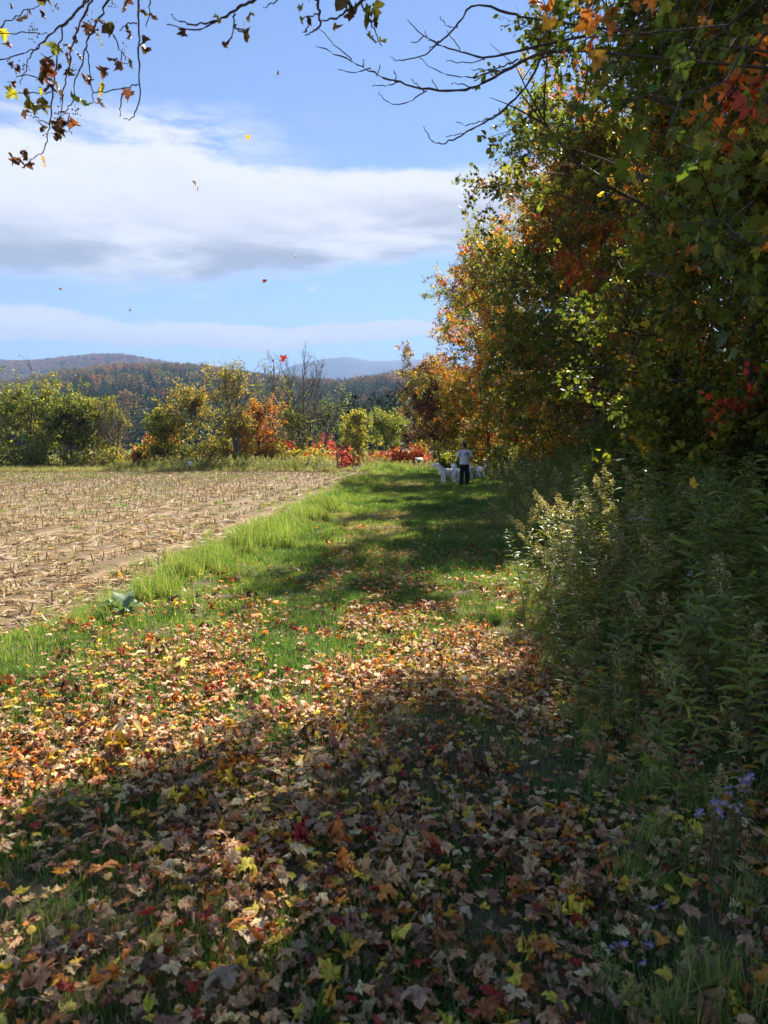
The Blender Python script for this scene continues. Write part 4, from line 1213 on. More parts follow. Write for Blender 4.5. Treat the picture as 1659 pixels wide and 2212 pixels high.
# leaves still in the air
for k, (px, py, d, s, c, cn, lab) in enumerate([
        (535, 297, 6.0, .045, 4, 0, 'yellow leaf falling against the blue sky above the cloud'), (418, 403, 7.0, .055, 7, 5, 'brown twisted leaf falling in front of the large cloud'),
        (640, 555, 8.0, .05, 4, 3, 'small golden leaf falling below the large cloud'), (570, 607, 8.5, .055, 6, 6, 'small red leaf drifting under the large cloud'),
        (130, 624, 9.0, .05, 0, 4, 'tan leaf falling near the small low cloud'), (282, 670, 9.5, .045, 7, 2, 'rusty leaf falling between the two cloud bands'),
        (613, 775, 10.0, .10, 6, 1, 'red maple leaf falling beside the tall thin aspen top'), (603, 160, 7.0, .045, 0, 7, 'tiny tan leaf falling high in the blue sky')]):
    p = at(px, py, d)
    o = obj_from('falling_leaf', ME_FALL[cn], loc=p, rot=(r.uniform(.6, 2), r.uniform(-1, 1), r.uniform(0, 6)), scl=s)
    o.color = (*FC[c], 1); tag(o, lab, 'leaf')

# ================================================================== corn stubble
def stub_mesh(seed, husk):
    r = np.random.default_rng(seed)
    h = r.uniform(.14, .23); ln = r.normal(0, .12, 2)
    t = np.array([0, .3, .32, .36, .8, 1.0])
    P = np.stack([ln[0] * h * t, ln[1] * h * t, h * t - .02], -1)
    R = np.array([.0125, .0115, .014, .011, .0105, .011])
    V, F = tubes(P, R, 7)
    V[-7:, 2] += r.normal(0, .009, 7)
    parts = [(V, F, None)]
    top = V[-7:].copy(); c = top.mean(0) - [0, 0, .008]
    parts.append((np.vstack([top, c]), np.array([[i, (i + 1) % 7, 7] for i in range(7)]), None))
    for q in range(husk):
        a = r.uniform(0, 6.28); L = r.uniform(.10, .24); s = np.linspace(0, 1, 5)
        rr = .01 + L * s * .8; zz = h * .35 + .06 * np.sin(s * PI) - h * .45 * s ** 2 + .01
        ax = np.stack([np.cos(a) * rr, np.sin(a) * rr, np.maximum(zz, .008)], -1)
        sd = np.array([-math.sin(a), math.cos(a), .3]) * .011
        w = np.sin(PI * (.15 + .8 * s))[:, None]
        vv = np.stack([ax - sd * w, ax + sd * w], 1).reshape(-1, 3)
        parts.append((vv, np.array([[2 * i, 2 * i + 1, 2 * i + 3, 2 * i + 2] for i in range(4)]), None))
    return mk('corn_stub', parts, M_CORN, link=False)


ST_ME = [stub_mesh(600 + k, k % 3) for k in range(9)]
T_ST = [bpy.data.objects.new('stub_source', m) for m in ST_ME]
r = np.random.default_rng(101)
px_, py_ = [], []
for row in range(1, 62):
    c = -2.62 - .085 * 6 - row * .76
    y = np.arange(2.0, 46, .105); y = y + r.normal(0, .03, len(y))
    x = c + .085 * y + r.normal(0, .028, len(y))
    k = (x < xl(y) - .55) & (y < 43.4 + .10 * (x + 3)) & (np.abs(x) < .60 * y + 1.2) & (r.uniform(0, 1, len(y)) < .82 - .35 * (fbm(x * .4, y * .4, 55) > .6))
    px_.append(x[k]); py_.append(y[k])
x = np.concatenate(px_); y = np.concatenate(py_); n = len(x)
z = hz(x, y) + .012
si = r.integers(0, 9, n); rz = r.uniform(0, 6.28, n); tl = r.normal(0, .16, (n, 2)); sc = r.uniform(.75, 1.25, n); ssz = .70
scatter_sel = np.ones(n, bool)
inv = (np.abs(x) < .53 * y)
scatter_sel[np.argsort(np.where(inv, y, 999))[:300]] = False
for i in np.where(~scatter_sel)[0]:
    o = obj_from('corn_stub', ST_ME[si[i]], loc=(x[i], y[i], z[i]), rot=(tl[i, 0], tl[i, 1], rz[i]), scl=float(sc[i]) * ssz)
    lean = np.abs(tl[i]).max() > .2
    kind = 'bare' if si[i] % 3 == 0 else 'husked'
    tall = 'tall' if sc[i] > 1.08 else 'short' if sc[i] < .9 else 'knee high' if False else 'middling'
    rown = int(round((-2.62 - .085 * 6 + .085 * y[i] - x[i]) / .76)); ro = ['nearest', 'nearest', 'second', 'third', 'fourth', 'fifth'][min(rown, 5)] if rown <= 5 else 'an inner'
    ds = f'{tall} {"leaning" if lean else "upright"} {kind}'
    tag(o, f'{ds} tan corn stub in {"the " if rown <= 5 else ""}{ro} row from the grass verge', 'corn stub', f'{ds} corn stubs, {ro} row from the verge')
scatter('corn_stubble', np.stack([x, y, z], -1)[scatter_sel], np.stack([tl[:, 0], tl[:, 1], rz], -1)[scatter_sel], (sc * ssz * np.where(y > 20, 1.25, 1))[scatter_sel], T_ST, si[scatter_sel], label='rows of cut tan corn stalks across the harvested field', cat='stubble')


def residue_template(seed):
    r = np.random.default_rng(seed); parts = []
    for q in range(9):
        L = r.uniform(.08, .34); s = np.linspace(-.5, .5, 5); a = r.uniform(0, 6.28); off = r.uniform(-.18, .18, 2)
        cv = r.normal(0, .5)
        ax = np.stack([off[0] + np.cos(a + cv * s) * L * s, off[1] + np.sin(a + cv * s) * L * s, .012 + np.abs(r.normal(0, .02)) + .05 * r.uniform(-.3, 1) * (.25 - s ** 2) * 4 * L * 2], -1)
        w = r.uniform(.004, .016); sd = np.array([-math.sin(a), math.cos(a), r.normal(0, .6)]) * w
        ww = (1 - .6 * np.abs(s * 2))[:, None]
        vv = np.stack([ax - sd * ww, ax + sd * ww], 1).reshape(-1, 3); vv[:, 2] = np.maximum(vv[:, 2], .004)
        c = np.array([(.46, .35, .20), (.36, .25, .14), (.52, .42, .27), (.27, .18, .10), (.40, .34, .15)][r.integers(0, 5)])
        parts.append((vv, np.array([[2 * i, 2 * i + 1, 2 * i + 3, 2 * i + 2] for i in range(4)]), np.tile(c, (10, 1))))
    return template('residue', parts, M_LEAFDRY)


T_RES = [residue_template(650 + k) for k in range(7)]
X, Y, S = [], [], []
for y0, y1, den, s0 in [(4, 9, 75, .75), (9, 16, 40, .85), (16, 27, 9, 1.0), (27, 45.5, 3.5, 1.2)]:
    n = int(den * (y1 - y0) * (.62 * y1 + 1))
    y = r.uniform(y0, y1, n); x = r.uniform(-.62 * y1 - 1, 0, n)
    rp = np.cos(((x - .085 * y + 2.62 + .51) / .76) * 2 * PI) * .5 + .5
    k = (x < xl(y) - .12) & (y < 44.2 + .10 * (x + 3)) & (r.uniform(0, 1, n) < (.32 + .68 * rp) * np.clip(fbm(x * .7, y * .5, 58) * 2 - .25, .25, 1))
    X.append(x[k]); Y.append(y[k]); S.append(np.full(k.sum(), s0) * r.uniform(.7, 1.3, k.sum()))
x = np.concatenate(X); y = np.concatenate(Y); s = np.concatenate(S); n = len(x)
scatter('corn_residue', np.stack([x, y, hz(x, y) + .018], -1), np.stack([r.normal(0, .12, n), r.normal(0, .12, n), r.uniform(0, 6.28, n)], -1), s, T_RES, label='pale dry corn husks and leaves littering the field soil', cat='corn litter')
# young weeds greening the rows
n = 9000
y = 5 + 39 * r.uniform(0, 1, n) ** 1.2; x = -r.uniform(2, 30, n)
rp = np.cos(((x - .085 * y + 2.62 + .51) / .76) * 2 * PI) * .5 + .5
k = (x < xl(y) - .3) & (np.abs(x) < .62 * y + 1) & (y < 43.5 + .1 * (x + 3)) & (r.uniform(0, 1, n) < rp * 1.1) & (fbm(x * .25, y * .12, 99, 3) > .38)
x, y = x[k], y[k]
place_grass('field_weeds', 'low green weeds sprouting along the corn rows', x, y, T_MID, r.uniform(.45, .95, len(x)) * np.interp(y, [5, 40], [.7, 1.5]), r)

# ================================================================== weeds on the right
WG = [.185, .23, .055]; WG2 = [.235, .275, .06]; WY = [.40, .36, .075]; WB = [.30, .20, .10]; WD = [.135, .18, .05]; WGR = [.21, .245, .11]


def weed_parts(seed, h, nl, lmax, pal, wts, plume, lean, tm=L_LANCE):
    """goldenrod-like plant: stem, leaves, seed plume"""
    r = np.random.default_rng(seed)
    t = np.linspace(0, 1, 7); la = r.uniform(0, 6.28)
    ax = np.stack([lean * h * t ** 1.8 * math.cos(la), lean * h * t ** 1.8 * math.sin(la), h * t * (1 - .12 * lean * t)], -1)
    ax[0, 2] = -.05
    stem = tubes(ax, np.array([.0045, .0042, .0038, .0033, .0028, .002, .001]), 4)
    u = np.sort(r.uniform(.10, .98, nl)); p = interp_poly(ax[None], u[None])[0]
    a = np.arange(nl) * 2.4 + r.normal(0, .3, nl)
    out = np.stack([np.cos(a), np.sin(a), .55 - .15 * u], -1)
    L = lmax * np.sin(PI * (.18 + .74 * u)) ** .7 * r.uniform(.7, 1.2, nl)
    c = np.cumsum(wts) / np.sum(wts)
    q = np.clip((1 - u) * .5 + r.uniform(0, .7, nl) - .1, 0, .999)
    col = np.asarray(pal)[np.searchsorted(c, q).clip(0, len(pal) - 1)]
    lv = leaf_cloud(p, L, out, tm, col, .16, .15, face=np.tile([0, 0, 1.2], (nl, 1)))
    pl = None
    if plume > 0:
        k = plume
        pu = r.uniform(.80, 1.02, k); pp = interp_poly(ax[None], np.minimum(pu, 1)[None])[0]
        dv = norm(r.normal(0, 1, (k, 3)) + [0, 0, .4]); pp = pp + dv * (.012 + (1.03 - pu)[:, None] * .32) * r.uniform(.3, 1, (k, 1))
        pp = np.concatenate([pp, interp_poly(ax[None], np.linspace(.7, 1, 10)[None])[0]]); dv = np.concatenate([dv, np.tile([0, 0, 1.], (10, 1))]); k += 10
        pc = np.array([[.44, .38, .16], [.50, .42, .22], [.34, .30, .12]])[r.integers(0, 3, k)]
        pl = leaf_cloud(pp, r.uniform(.012, .026, k), dv, L_DIA, pc, .5)
    return stem, lv, pl


KINDS = [('goldenrod', 1.15, 46, .15, [WG, WG2, WY], [5, 4, 1], 0, .28, 'tall goldenrod with drooping green leaves'),
         ('goldenrod', 1.0, 42, .135, [WG2, WG, WY, WB], [4, 4, 2, 1], 130, .4, 'goldenrod with pale feathery seed plume'),
         ('goldenrod', .85, 38, .10, [WY, WG2, WB], [4, 4, 1], 110, .35, 'yellowing goldenrod with ragged seed plume'),
         ('meadow_weed', .7, 30, .10, [WB, WG, WD], [4, 3, 2], 0, .5, 'withered brownish weed with curled leaves'),
         ('goldenrod', 1.25, 54, .15, [WD, WG, WG2], [4, 5, 2], 0, .22, 'dark green goldenrod with dense narrow leaves'),
         ('meadow_weed', .55, 34, .085, [WGR, WG], [4, 3], 40, .35, 'low grey green weed with soft leaves')]
WT = []
for k, kd in enumerate(KINDS):
    for q in range(3):
        WT.append((k, weed_parts(700 + k * 10 + q, *kd[1:8])))
W_ME = []
for k, (st, lv, pl) in WT:
    W_ME.append((k, mk('stem', [(*st, None)], M_STEM, link=False), mk('foliage', [lv], M_WEED, link=False), mk('seed_plume', [pl], M_LEAFDRY, link=False) if pl else None))
T_WEED = []
for k, (st, lv, pl) in WT:
    parts = [(st[0], st[1], np.tile([.11, .10, .05], (len(st[0]), 1))), lv] + ([pl] if pl else [])
    T_WEED.append(template('weed_source', parts, M_WEED))

r = np.random.default_rng(131)
cand = []
for y0, y1, den in [(1.2, 2.6, 42), (2.6, 6, 30), (6, 10, 25), (10, 16, 19), (16, 26, 12), (26, 44, 7)]:
    n = int(den * (y1 - y0) * 4.5)
    y = r.uniform(y0, y1, n); u = r.uniform(0, 4.5, n)
    x = xr(y) + .12 + u + r.normal(0, .12, n)
    k = (r.uniform(0, 1, n) < np.clip(.45 + u * 1.2, 0, 1)) & (np.abs(x) < .62 * y + 1.0)
    cand.append(np.stack([x[k], y[k], u[k]], -1))
cand = np.concatenate(cand); n = len(cand)
x, y, u = cand.T
# shorter, sparser, browner near the camera
grow_f = np.interp(y, [1.2, 2.2, 3.0, 4.5, 12], [.36, .55, .84, 1.0, 1.05]) * np.interp(u, [0, .5, 1.5], [.62, .85, 1.06])
near = y < 2.7
kw = np.where(near[:, None], np.array([1, 1.2, 1.5, 3, 1, 3]), np.where((u < .7)[:, None], np.array([3, 2, 2.4, 1.6, 2, 1.0]), np.array([4, 1.2, 1.2, 1.0, 4, .6])))
bright = (np.hypot((x - 2.3) / 1.0, (y - 9.3) / 1.6) < 1)
kw = np.where(bright[:, None], np.array([1, 4, 5, 0, 0, 0]), kw)
cw = np.cumsum(kw, 1) / kw.sum(1, keepdims=True)
kd = (r.uniform(0, 1, (n, 1)) > cw).sum(1).clip(0, 5)
ti = kd * 3 + r.integers(0, 3, n)
sc = grow_f * r.uniform(.8, 1.2, n)
rot = np.stack([r.normal(.02, .14, n), r.normal(-.10, .14, n), r.uniform(0, 6.28, n)], -1)
z = hz(x, y)
infr = (np.abs(x) < .56 * y) & (y > 1.6)
vis_rank = np.where(infr, (y + u * 1.6), 999)
own = np.zeros(n, bool); own[np.argsort(vis_rank)[:170]] = True
for i in np.where(own)[0]:
    k, ms, ml, mp = W_ME[ti[i]]
    e = empty(KINDS[k][0], (x[i], y[i], z[i])); e.rotation_euler = rot[i]; e.scale = (sc[i],) * 3
    where = 'in low weeds by the leaf litter' if y[i] < 2.7 else 'at the front of the weed thicket' if u[i] < 1 else 'inside the weed thicket'
    hq = '' if y[i] < 2.7 else 'young ' if sc[i] < .75 else 'overtopping ' if sc[i] > 1.05 else ''
    ang_ = math.degrees(math.hypot(rot[i, 0], rot[i, 1])); le = 'leaning ' if ang_ > 13 else 'straight ' if ang_ < 6 else ''
    lab_ = hq + le + KINDS[k][8] + ' ' + where
    tag(e, lab_, 'weed', lab_ + ', its look-alikes')
    obj_from('stem', ms, e); tag(obj_from('foliage', ml, e), kind='stuff')
    if mp: tag(obj_from('seed_plume', mp, e), kind='stuff')
scatter('weed_thicket', np.stack([x, y, z], -1)[~own], rot[~own], sc[~own], T_WEED, ti[~own], label='dense thicket of green goldenrod and weeds below the wood edge', cat='weeds')
# filler of weeds under the trees and the hedge of weeds at the field end
n = 1500
y = r.uniform(4, 46, n); x = xr(y) + r.uniform(3.6, 9, n)
k = np.abs(x) < .62 * y + 1.5; x, y = x[k], y[k]; n = len(x)
scatter('shade_weeds', np.stack([x, y, hz(x, y)], -1), np.stack([r.normal(0, .15, n), r.normal(0, .15, n), r.uniform(0, 6.28, n)], -1), r.uniform(.8, 1.3, n), T_WEED, r.choice([0, 1, 2, 12, 13, 14], n), label='shaded green weeds growing under the trees', cat='weeds')
n = 1300
x = np.concatenate([r.uniform(-17, .2, 900), r.uniform(-30, 4, 400)]); y = 44.6 + .12 * (x + 3) + np.abs(r.normal(0, 1.5, n)); y[900:] += 2.5
ssc = np.concatenate([r.uniform(.7, 1.15, 900), r.uniform(.5, 1.1, 400)]) * np.interp(x, [-18, -14, -3, 0, 3], [.4, .9, 1, .9, .5])
k = ~((x / y > -.066) & (x / y < -.030) & (y < 56.5)); x, y, ssc = x[k], y[k], ssc[k]; n = len(x)
scatter('weed_hedge', np.stack([x, y, hz(x, y)], -1), np.stack([r.normal(0, .15, n), r.normal(0, .15, n), r.uniform(0, 6.28, n)], -1), ssc * np.array([1])[0], T_WEED, r.choice([0, 1, 2, 3, 4, 5, 6, 7, 15, 16], n), label='grey green hedge of weeds along the end of the field', cat='weeds')
n = 260
x = r.normal(3.2, 1.5, n); y = r.uniform(46, 53, n)
scatter('weed_patch', np.stack([x, y, hz(x, y)], -1), np.stack([r.normal(0, .15, n), r.normal(0, .15, n), r.uniform(0, 6.28, n)], -1), r.uniform(.6, 1.0, n), T_WEED, r.choice([6, 7, 8, 9], n), label='brown weed patch around the trail sign', cat='weeds')

# ------------------------------------------------ asters
M_PETAL = plain('aster_petal', (.32, .27, .62), .6)
M_DISC = plain('aster_disc', (.55, .40, .08), .8)


def flower_mesh(seed):
    r = np.random.default_rng(seed); n = 14
    a = np.arange(n) / n * 2 * PI; P = []
    d = np.stack([np.cos(a), np.sin(a), np.full(n, .25) + r.normal(0, .15, n)], -1)
    V, F, C = leaf_cloud(d * .003, np.full(n, .011) * r.uniform(.8, 1.15, n), d, (L_DIA[0] * [.55, 1, 1], L_DIA[1]), np.full((n, 3), .5), .05, face=np.tile([0, 0, 1.], (n, 1)))
    pet = mk('petal_ring', [(V, F, None)], M_PETAL, link=False)
    t = np.linspace(0, 1, 3)
    dv, df = tubes(np.array([[0, 0, -.004], [0, 0, .003], [0, 0, .0035]]), np.array([.003, .004, .0005]), 7)
    return pet, mk('disc', [(dv, df, None)], M_DISC, link=False)


FM = [flower_mesh(s) for s in (1, 2, 3)]


def aster(px, py, hgt, nf, lab, seed, spread=.11, d=None):
    r = np.random.default_rng(seed)
    p = gnd(px, py) if d is None else at(px, py, d)
    top = np.array(p); base = np.array([p[0], p[1], float(hz(p[0], p[1]))])
    if d is None: base[:2] = p[:2]
    else: hgt = p[2] - base[2]
    e = empty('aster_plant', base); tag(e, lab, 'aster')
    tips = np.stack([r.normal(0, spread, nf), r.normal(0, spread, nf), hgt + r.normal(0, spread * .5, nf)], -1)
    fork = np.array([r.normal(0, .02), r.normal(0, .02), hgt * .45])
    B = [np.stack([fork * 0 + [0, 0, -.02], fork * .5, fork])] + [np.stack([fork, (fork + t) / 2 + [0, 0, .03], t]) for t in tips]
    mk('stem', [(*tubes(np.array(B), np.tile([.0028, .002, .0012], (len(B), 1)), 4), None)], M_STEM, e)
    k = nf * 6
    q = np.array([b_[0] * (1 - w) + b_[2] * w for b_, w in zip([B[i] for i in r.integers(0, len(B), k)], r.uniform(0, .95, k))])
    V, F, C = leaf_cloud(q, r.uniform(.02, .05, k), r.normal(0, 1, (k, 3)) + [0, 0, .3], L_LANCE, np.tile([.07, .11, .035], (k, 1)), .3)
    tag(mk('foliage', [(V, F, C)], M_WEED, e), kind='stuff')
    for t in tips:
        pe, di = FM[r.integers(0, 3)]
        f = obj_from('flower_head', pe, e, t, (r.normal(-.5, .5), r.normal(0, .5), 0), r.uniform(.85, 1.35))
        obj_from('disc', di, f)


aster(1597, 1690, 0, 9, 'purple aster cluster highest among the shaded weeds', 1, .035, 2.15)
aster(1560, 1745, 0, 8, 'lilac aster cluster just below the highest one', 2, .03, 2.1)
aster(1385, 1935, 0, 4, 'small lilac aster in the low grass by fallen leaves', 3, .035, 2.25)
aster(1345, 2050, 0, 5, 'low aster with faded lilac flowers in dense leaf litter', 4, .05, 2.05)
aster(1400, 2140, 0, 4, 'short aster at the bottom of the weeds', 5, .04, 1.98)
aster(1275, 2165, 0, 3, 'single stemmed aster standing alone in fallen leaves', 6, .025, 2.0)
aster(1395, 1120, 0, 10, 'pale aster in the thicket under the tall aspen', 7, .10, 6.2)
aster(1560, 1230, 0, 7, 'pale aster deep in the goldenrod thicket', 8, .09, 4.4)

# yellow leaf caught on the weeds
p = at(1495, 1047, 3.6)
o = obj_from('caught_leaf', ME_FALL[1], loc=p, rot=(1.25, .2, .5), scl=.062); o.color = (.62, .42, .04, 1)
tag(o, 'bright yellow maple leaf caught upright on top of the weeds', 'leaf')

# burdock by the field edge
def burdock(px, py, lab):
    p = gnd(px, py); e = empty('burdock_plant', (p[0], p[1], float(hz(p[0], p[1])))); tag(e, lab, 'plant')
    mb = leaf_material('burdock_leaf', trans=.25, rough=.5)
    r = np.random.default_rng(3)
    for k, (a, L, up, w) in enumerate([(1.9, .27, 1.0, .75), (3.6, .22, .8, .7), (0.1, .2, .55, .7), (4.7, .17, .5, .7), (2.8, .21, .95, .7), (1.0, .18, .7, .7), (5.5, .15, .45, .7)]):
        m = 13; s = np.linspace(0, 1, m); rows = []
        for i, t in enumerate(s):
            wd = w * L * .42 * math.sin(PI * min(.10 + .88 * t, 1)) ** .7 * (1 + .28 * math.sin(i * 2.6 + k)) + .004
            el_ = up * (1.25 - .9 * t)
            c = np.array([math.cos(a) * L * t * math.cos(el_ * .8), math.sin(a) * L * t * math.cos(el_ * .8), .02 + L * t * math.sin(el_)])
            sd = np.array([-math.sin(a), math.cos(a), 0])
            rr_ = r.normal(0, .014, 4)
            rows.append([c - sd * wd + [0, 0, .45 * wd + rr_[0]], c - sd * wd * .5 + [0, 0, .3 * wd + rr_[1] * .5], c, c + sd * wd * .5 + [0, 0, .3 * wd + rr_[2] * .5], c + sd * wd + [0, 0, .45 * wd + rr_[3]]])
        V = np.array(rows).reshape(-1, 3)
        F = np.array([[5 * i + j, 5 * i + j + 1, 5 * i + j + 6, 5 * i + j + 5] for i in range(m - 1) for j in range(4)])
        col = np.tile([.15, .22, .11], (len(V), 1)) * r.uniform(.8, 1.25, (len(V), 1))
        col[2::5] = (.24, .30, .17)
        mk('leaf', [(V, F, col)], mb, e)


burdock(268, 1345, 'broad leaved blue green burdock at the field edge')


# ================================================================== overhanging branch, twigs and vine (attached to the near maple)
def tubes_px(poly, d, r0, r1, dd=0.0, wob=.0, sides=5, seed=0):
    r = np.random.default_rng(seed)
    P = np.array([at(q[0], q[1], d + dd * i / max(len(poly) - 1, 1)) for i, q in enumerate(poly)])
    # smooth the hand-laid line
    for _ in range(2):
        Q = np.empty((2 * len(P) - 2, 3)); Q[0::2] = .75 * P[:-1] + .25 * P[1:]; Q[1::2] = .25 * P[:-1] + .75 * P[1:]
        P = np.vstack([P[:1], Q, P[-1:]])
    P[1:-1] += r.normal(0, .0035, P[1:-1].shape)
    R = np.linspace(r0, r1, len(P)) * r.uniform(.85, 1.3, len(P))
    return P, tubes(P, R, sides)


def c5(l): return [(663.6 + .6 * a, .6 * b_) for a, b_ in l]
def c4(l): return [(.5 * a, .5 * b_) for a, b_ in l]


near_maple = [o for o in COL.objects if o.name.startswith('maple_tree') and abs(o.location.x - 5.3) < .01][0]
mm = near_maple.matrix_world.inverted() if False else Matrix.Translation(-near_maple.location)
off = -np.array(near_maple.location)
parts = []
D = 4.6
trunk_pt = np.array([5.2, 5.4, 4.6])
def to_trunk(P, r0, via=None):
    a = P[0]; m = (a + trunk_pt) / 2 + np.array([0, 0, -.25]) if via is None else np.array(via)
    Q = np.array([trunk_pt, trunk_pt * .6 + m * .4 + [0, 0, .05], m, m * .45 + a * .55, a])
    return tubes(Q, np.linspace(r0 * 1.7, r0, 5), 6)


lines = [(c5([(960, 180), (830, 190), (720, 250), (640, 300), (560, 330), (420, 325), (320, 295), (250, 270), (170, 225), (90, 190), (30, 165)]), .016, .003),
         (c5([(1000, 130), (750, 185), (640, 215), (560, 190), (480, 165), (420, 130), (360, 70)]), .014, .003),
         (c5([(850, 200), (800, 300), (720, 390), (660, 430), (600, 465), (530, 500), (480, 525), (440, 500), (420, 455)]), .013, .003),
         (c5([(760, 60), (590, 0), (540, 100), (480, 150), (420, 205), (330, 220), (300, 205)]), .012, .003),
         (c5([(760, 215), (700, 240), (620, 275), (540, 280), (450, 250), (400, 205)]), .009, .003)]
twl_ = [c5([(160, 215), (90, 150), (40, 100)]), c5([(230, 245), (170, 265), (110, 250)]), c5([(330, 295), (290, 310), (235, 310)]), c5([(430, 328), (340, 380), (280, 370), (260, 330)]),
        c5([(680, 415), (620, 440), (580, 450), (535, 440)]), c5([(600, 465), (540, 485), (495, 490)]), c5([(420, 325), (395, 305), (375, 285)]), c5([(480, 328), (455, 300), (450, 285)]),
        c5([(320, 295), (318, 270), (312, 258)]), c5([(250, 270), (262, 250), (262, 235)]), c5([(200, 240), (205, 225), (203, 215)]), c5([(420, 130), (400, 150), (375, 152)]),
        c5([(480, 165), (430, 140), (425, 110)]), c5([(540, 100), (500, 95), (475, 60)]), c5([(480, 150), (450, 165), (435, 195)]), c5([(640, 215), (560, 230), (500, 215)]),
        c5([(600, 320), (560, 300), (520, 300)]), c5([(700, 260), (640, 250), (590, 250)]), c5([(720, 390), (720, 420), (735, 440)]), c5([(560, 190), (520, 140), (505, 110)])]
for k, (l, r0, r1) in enumerate(lines):
    P, t = tubes_px(l, D + .1 * k, r0 * .62, r1 * .6, -.35, seed=k); parts.append((t[0] + off, t[1], None))
    if k in (0, 3): tt = to_trunk(P, r0 * .62); parts.append((tt[0] + off, tt[1], None))
for k, l in enumerate(twl_):
    P, t = tubes_px(l, D - .18, .0036, .0018, -.05, seed=k); parts.append((t[0] + off, t[1], None))
mk('bare_branch', parts, M_TWIG, near_maple, smooth=True)

# leafy twigs at the top: their limb runs above the frame to the trunk
limb = np.array([[5.2, 5.4, 5.6], [3.6, 4.9, 5.35], [2.0, 4.3, 4.95], [.6, 3.8, 4.55], [-.6, 3.5, 4.35], [-1.8, 3.3, 4.3]])
lt = tubes(limb, np.array([.07, .055, .045, .034, .024, .012]), 7)
parts = [(lt[0] + off, lt[1], None)]
DT = 3.4
tw_top = [c4([(1150, -60), (1110, 0), (1050, 20), (1000, 60), (930, 95), (860, 110), (790, 105), (740, 65)]), c4([(930, 95), (870, 130), (800, 130), (720, 105)]), c4([(1015, 60), (1010, 130), (995, 185), (970, 185)]),
          c4([(1015, 110), (1030, 135), (1045, 138)]), c4([(1330, -60), (1370, 0), (1380, 60), (1385, 120), (1340, 140), (1318, 155)]), c4([(1380, 60), (1330, 70), (1300, 75)]), c4([(1640, -70), (1560, 10), (1490, 60), (1430, 90), (1385, 95)]),
          c4([(1560, 10), (1600, 90), (1630, 150), (1650, 200)]), c4([(1210, -60), (1205, 0), (1180, 22), (1140, 28)])]
for k, l in enumerate(tw_top):
    P, t = tubes_px(l, DT, .008 if k in (0, 4, 6) else .004, .0018, .0, seed=k); parts.append((t[0] + off, t[1], None))
    if k in (0, 4, 6, 8):
        j = limb[np.argmin(np.linalg.norm(limb - P[0], axis=1))]
        cc = tubes(np.array([j, (j + P[0]) / 2 + [0, 0, .08], P[0]]), np.array([.016, .012, .008]), 5); parts.append((cc[0] + off, cc[1], None))
mk('limb', parts, M_TWIG, near_maple, smooth=True)
M_HANG = leaf_material('hanging_leaf', src='OBJECT', trans=.5, tgain=1.55, mottle=.55)
M_HANGD = leaf_material('withered_leaf', src='OBJECT', trans=.28, tgain=1.2, mottle=.7, tint=(1.1, .95, .7))
ME_HANG = [leaf_mesh(k, M_HANG) for k in range(18)]
ME_HANGD = [leaf_mesh(k, M_HANGD) for k in range(18)]
HC = {'y': (.30, .26, .03), 'g': (.12, .16, .025), 'b': (.16, .085, .04), 'o': (.38, .16, .035), 'l': (.24, .25, .035)}


def hang_leaf(px, py, d, s, c, parent, o_, seed, dry=False, name='leaf'):
    r = np.random.default_rng(seed)
    p = at(px, py, d) + o_
    si_ = r.integers(5, 10) if dry else r.choice([0, 1, 2, 10, 3, 11])
    o = obj_from(name, (ME_HANGD if dry else ME_HANG)[si_], parent, p, (r.normal(-1.6, .5), r.normal(0, .5), r.uniform(0, 6.28)), s)
    o.color = (*[v * r.uniform(.8, 1.2) for v in HC[c]], 1)
    return o


for k, (a, b_, s, c, dry) in enumerate([(950, 72, .058, 'y', 0), (1070, 62, .058, 'y', 0), (1055, 152, .07, 'b', 1), (960, 187, .045, 'b', 1), (812, 132, .035, 'b', 1), (1305, 38, .045, 'l', 0), (1295, 88, .045, 'l', 0),
                                        (1345, 82, .045, 'b', 1), (1440, 106, .04, 'o', 1), (1445, 25, .09, 'b', 1), (1615, 150, .055, 'l', 0), (1580, 48, .095, 'g', 0), (1650, 185, .05, 'y', 0), (1312, 115, .03, 'b', 1),
                                        (1500, 65, .035, 'b', 1), (1640, 40, .08, 'g', 0), (1530, 20, .06, 'g', 0), (1350, 8, .03, 'b', 1), (1620, 95, .05, 'b', 1)]):
    hang_leaf(a * .5, b_ * .5, DT - .02, s, c, near_maple, off, 900 + k, dry)
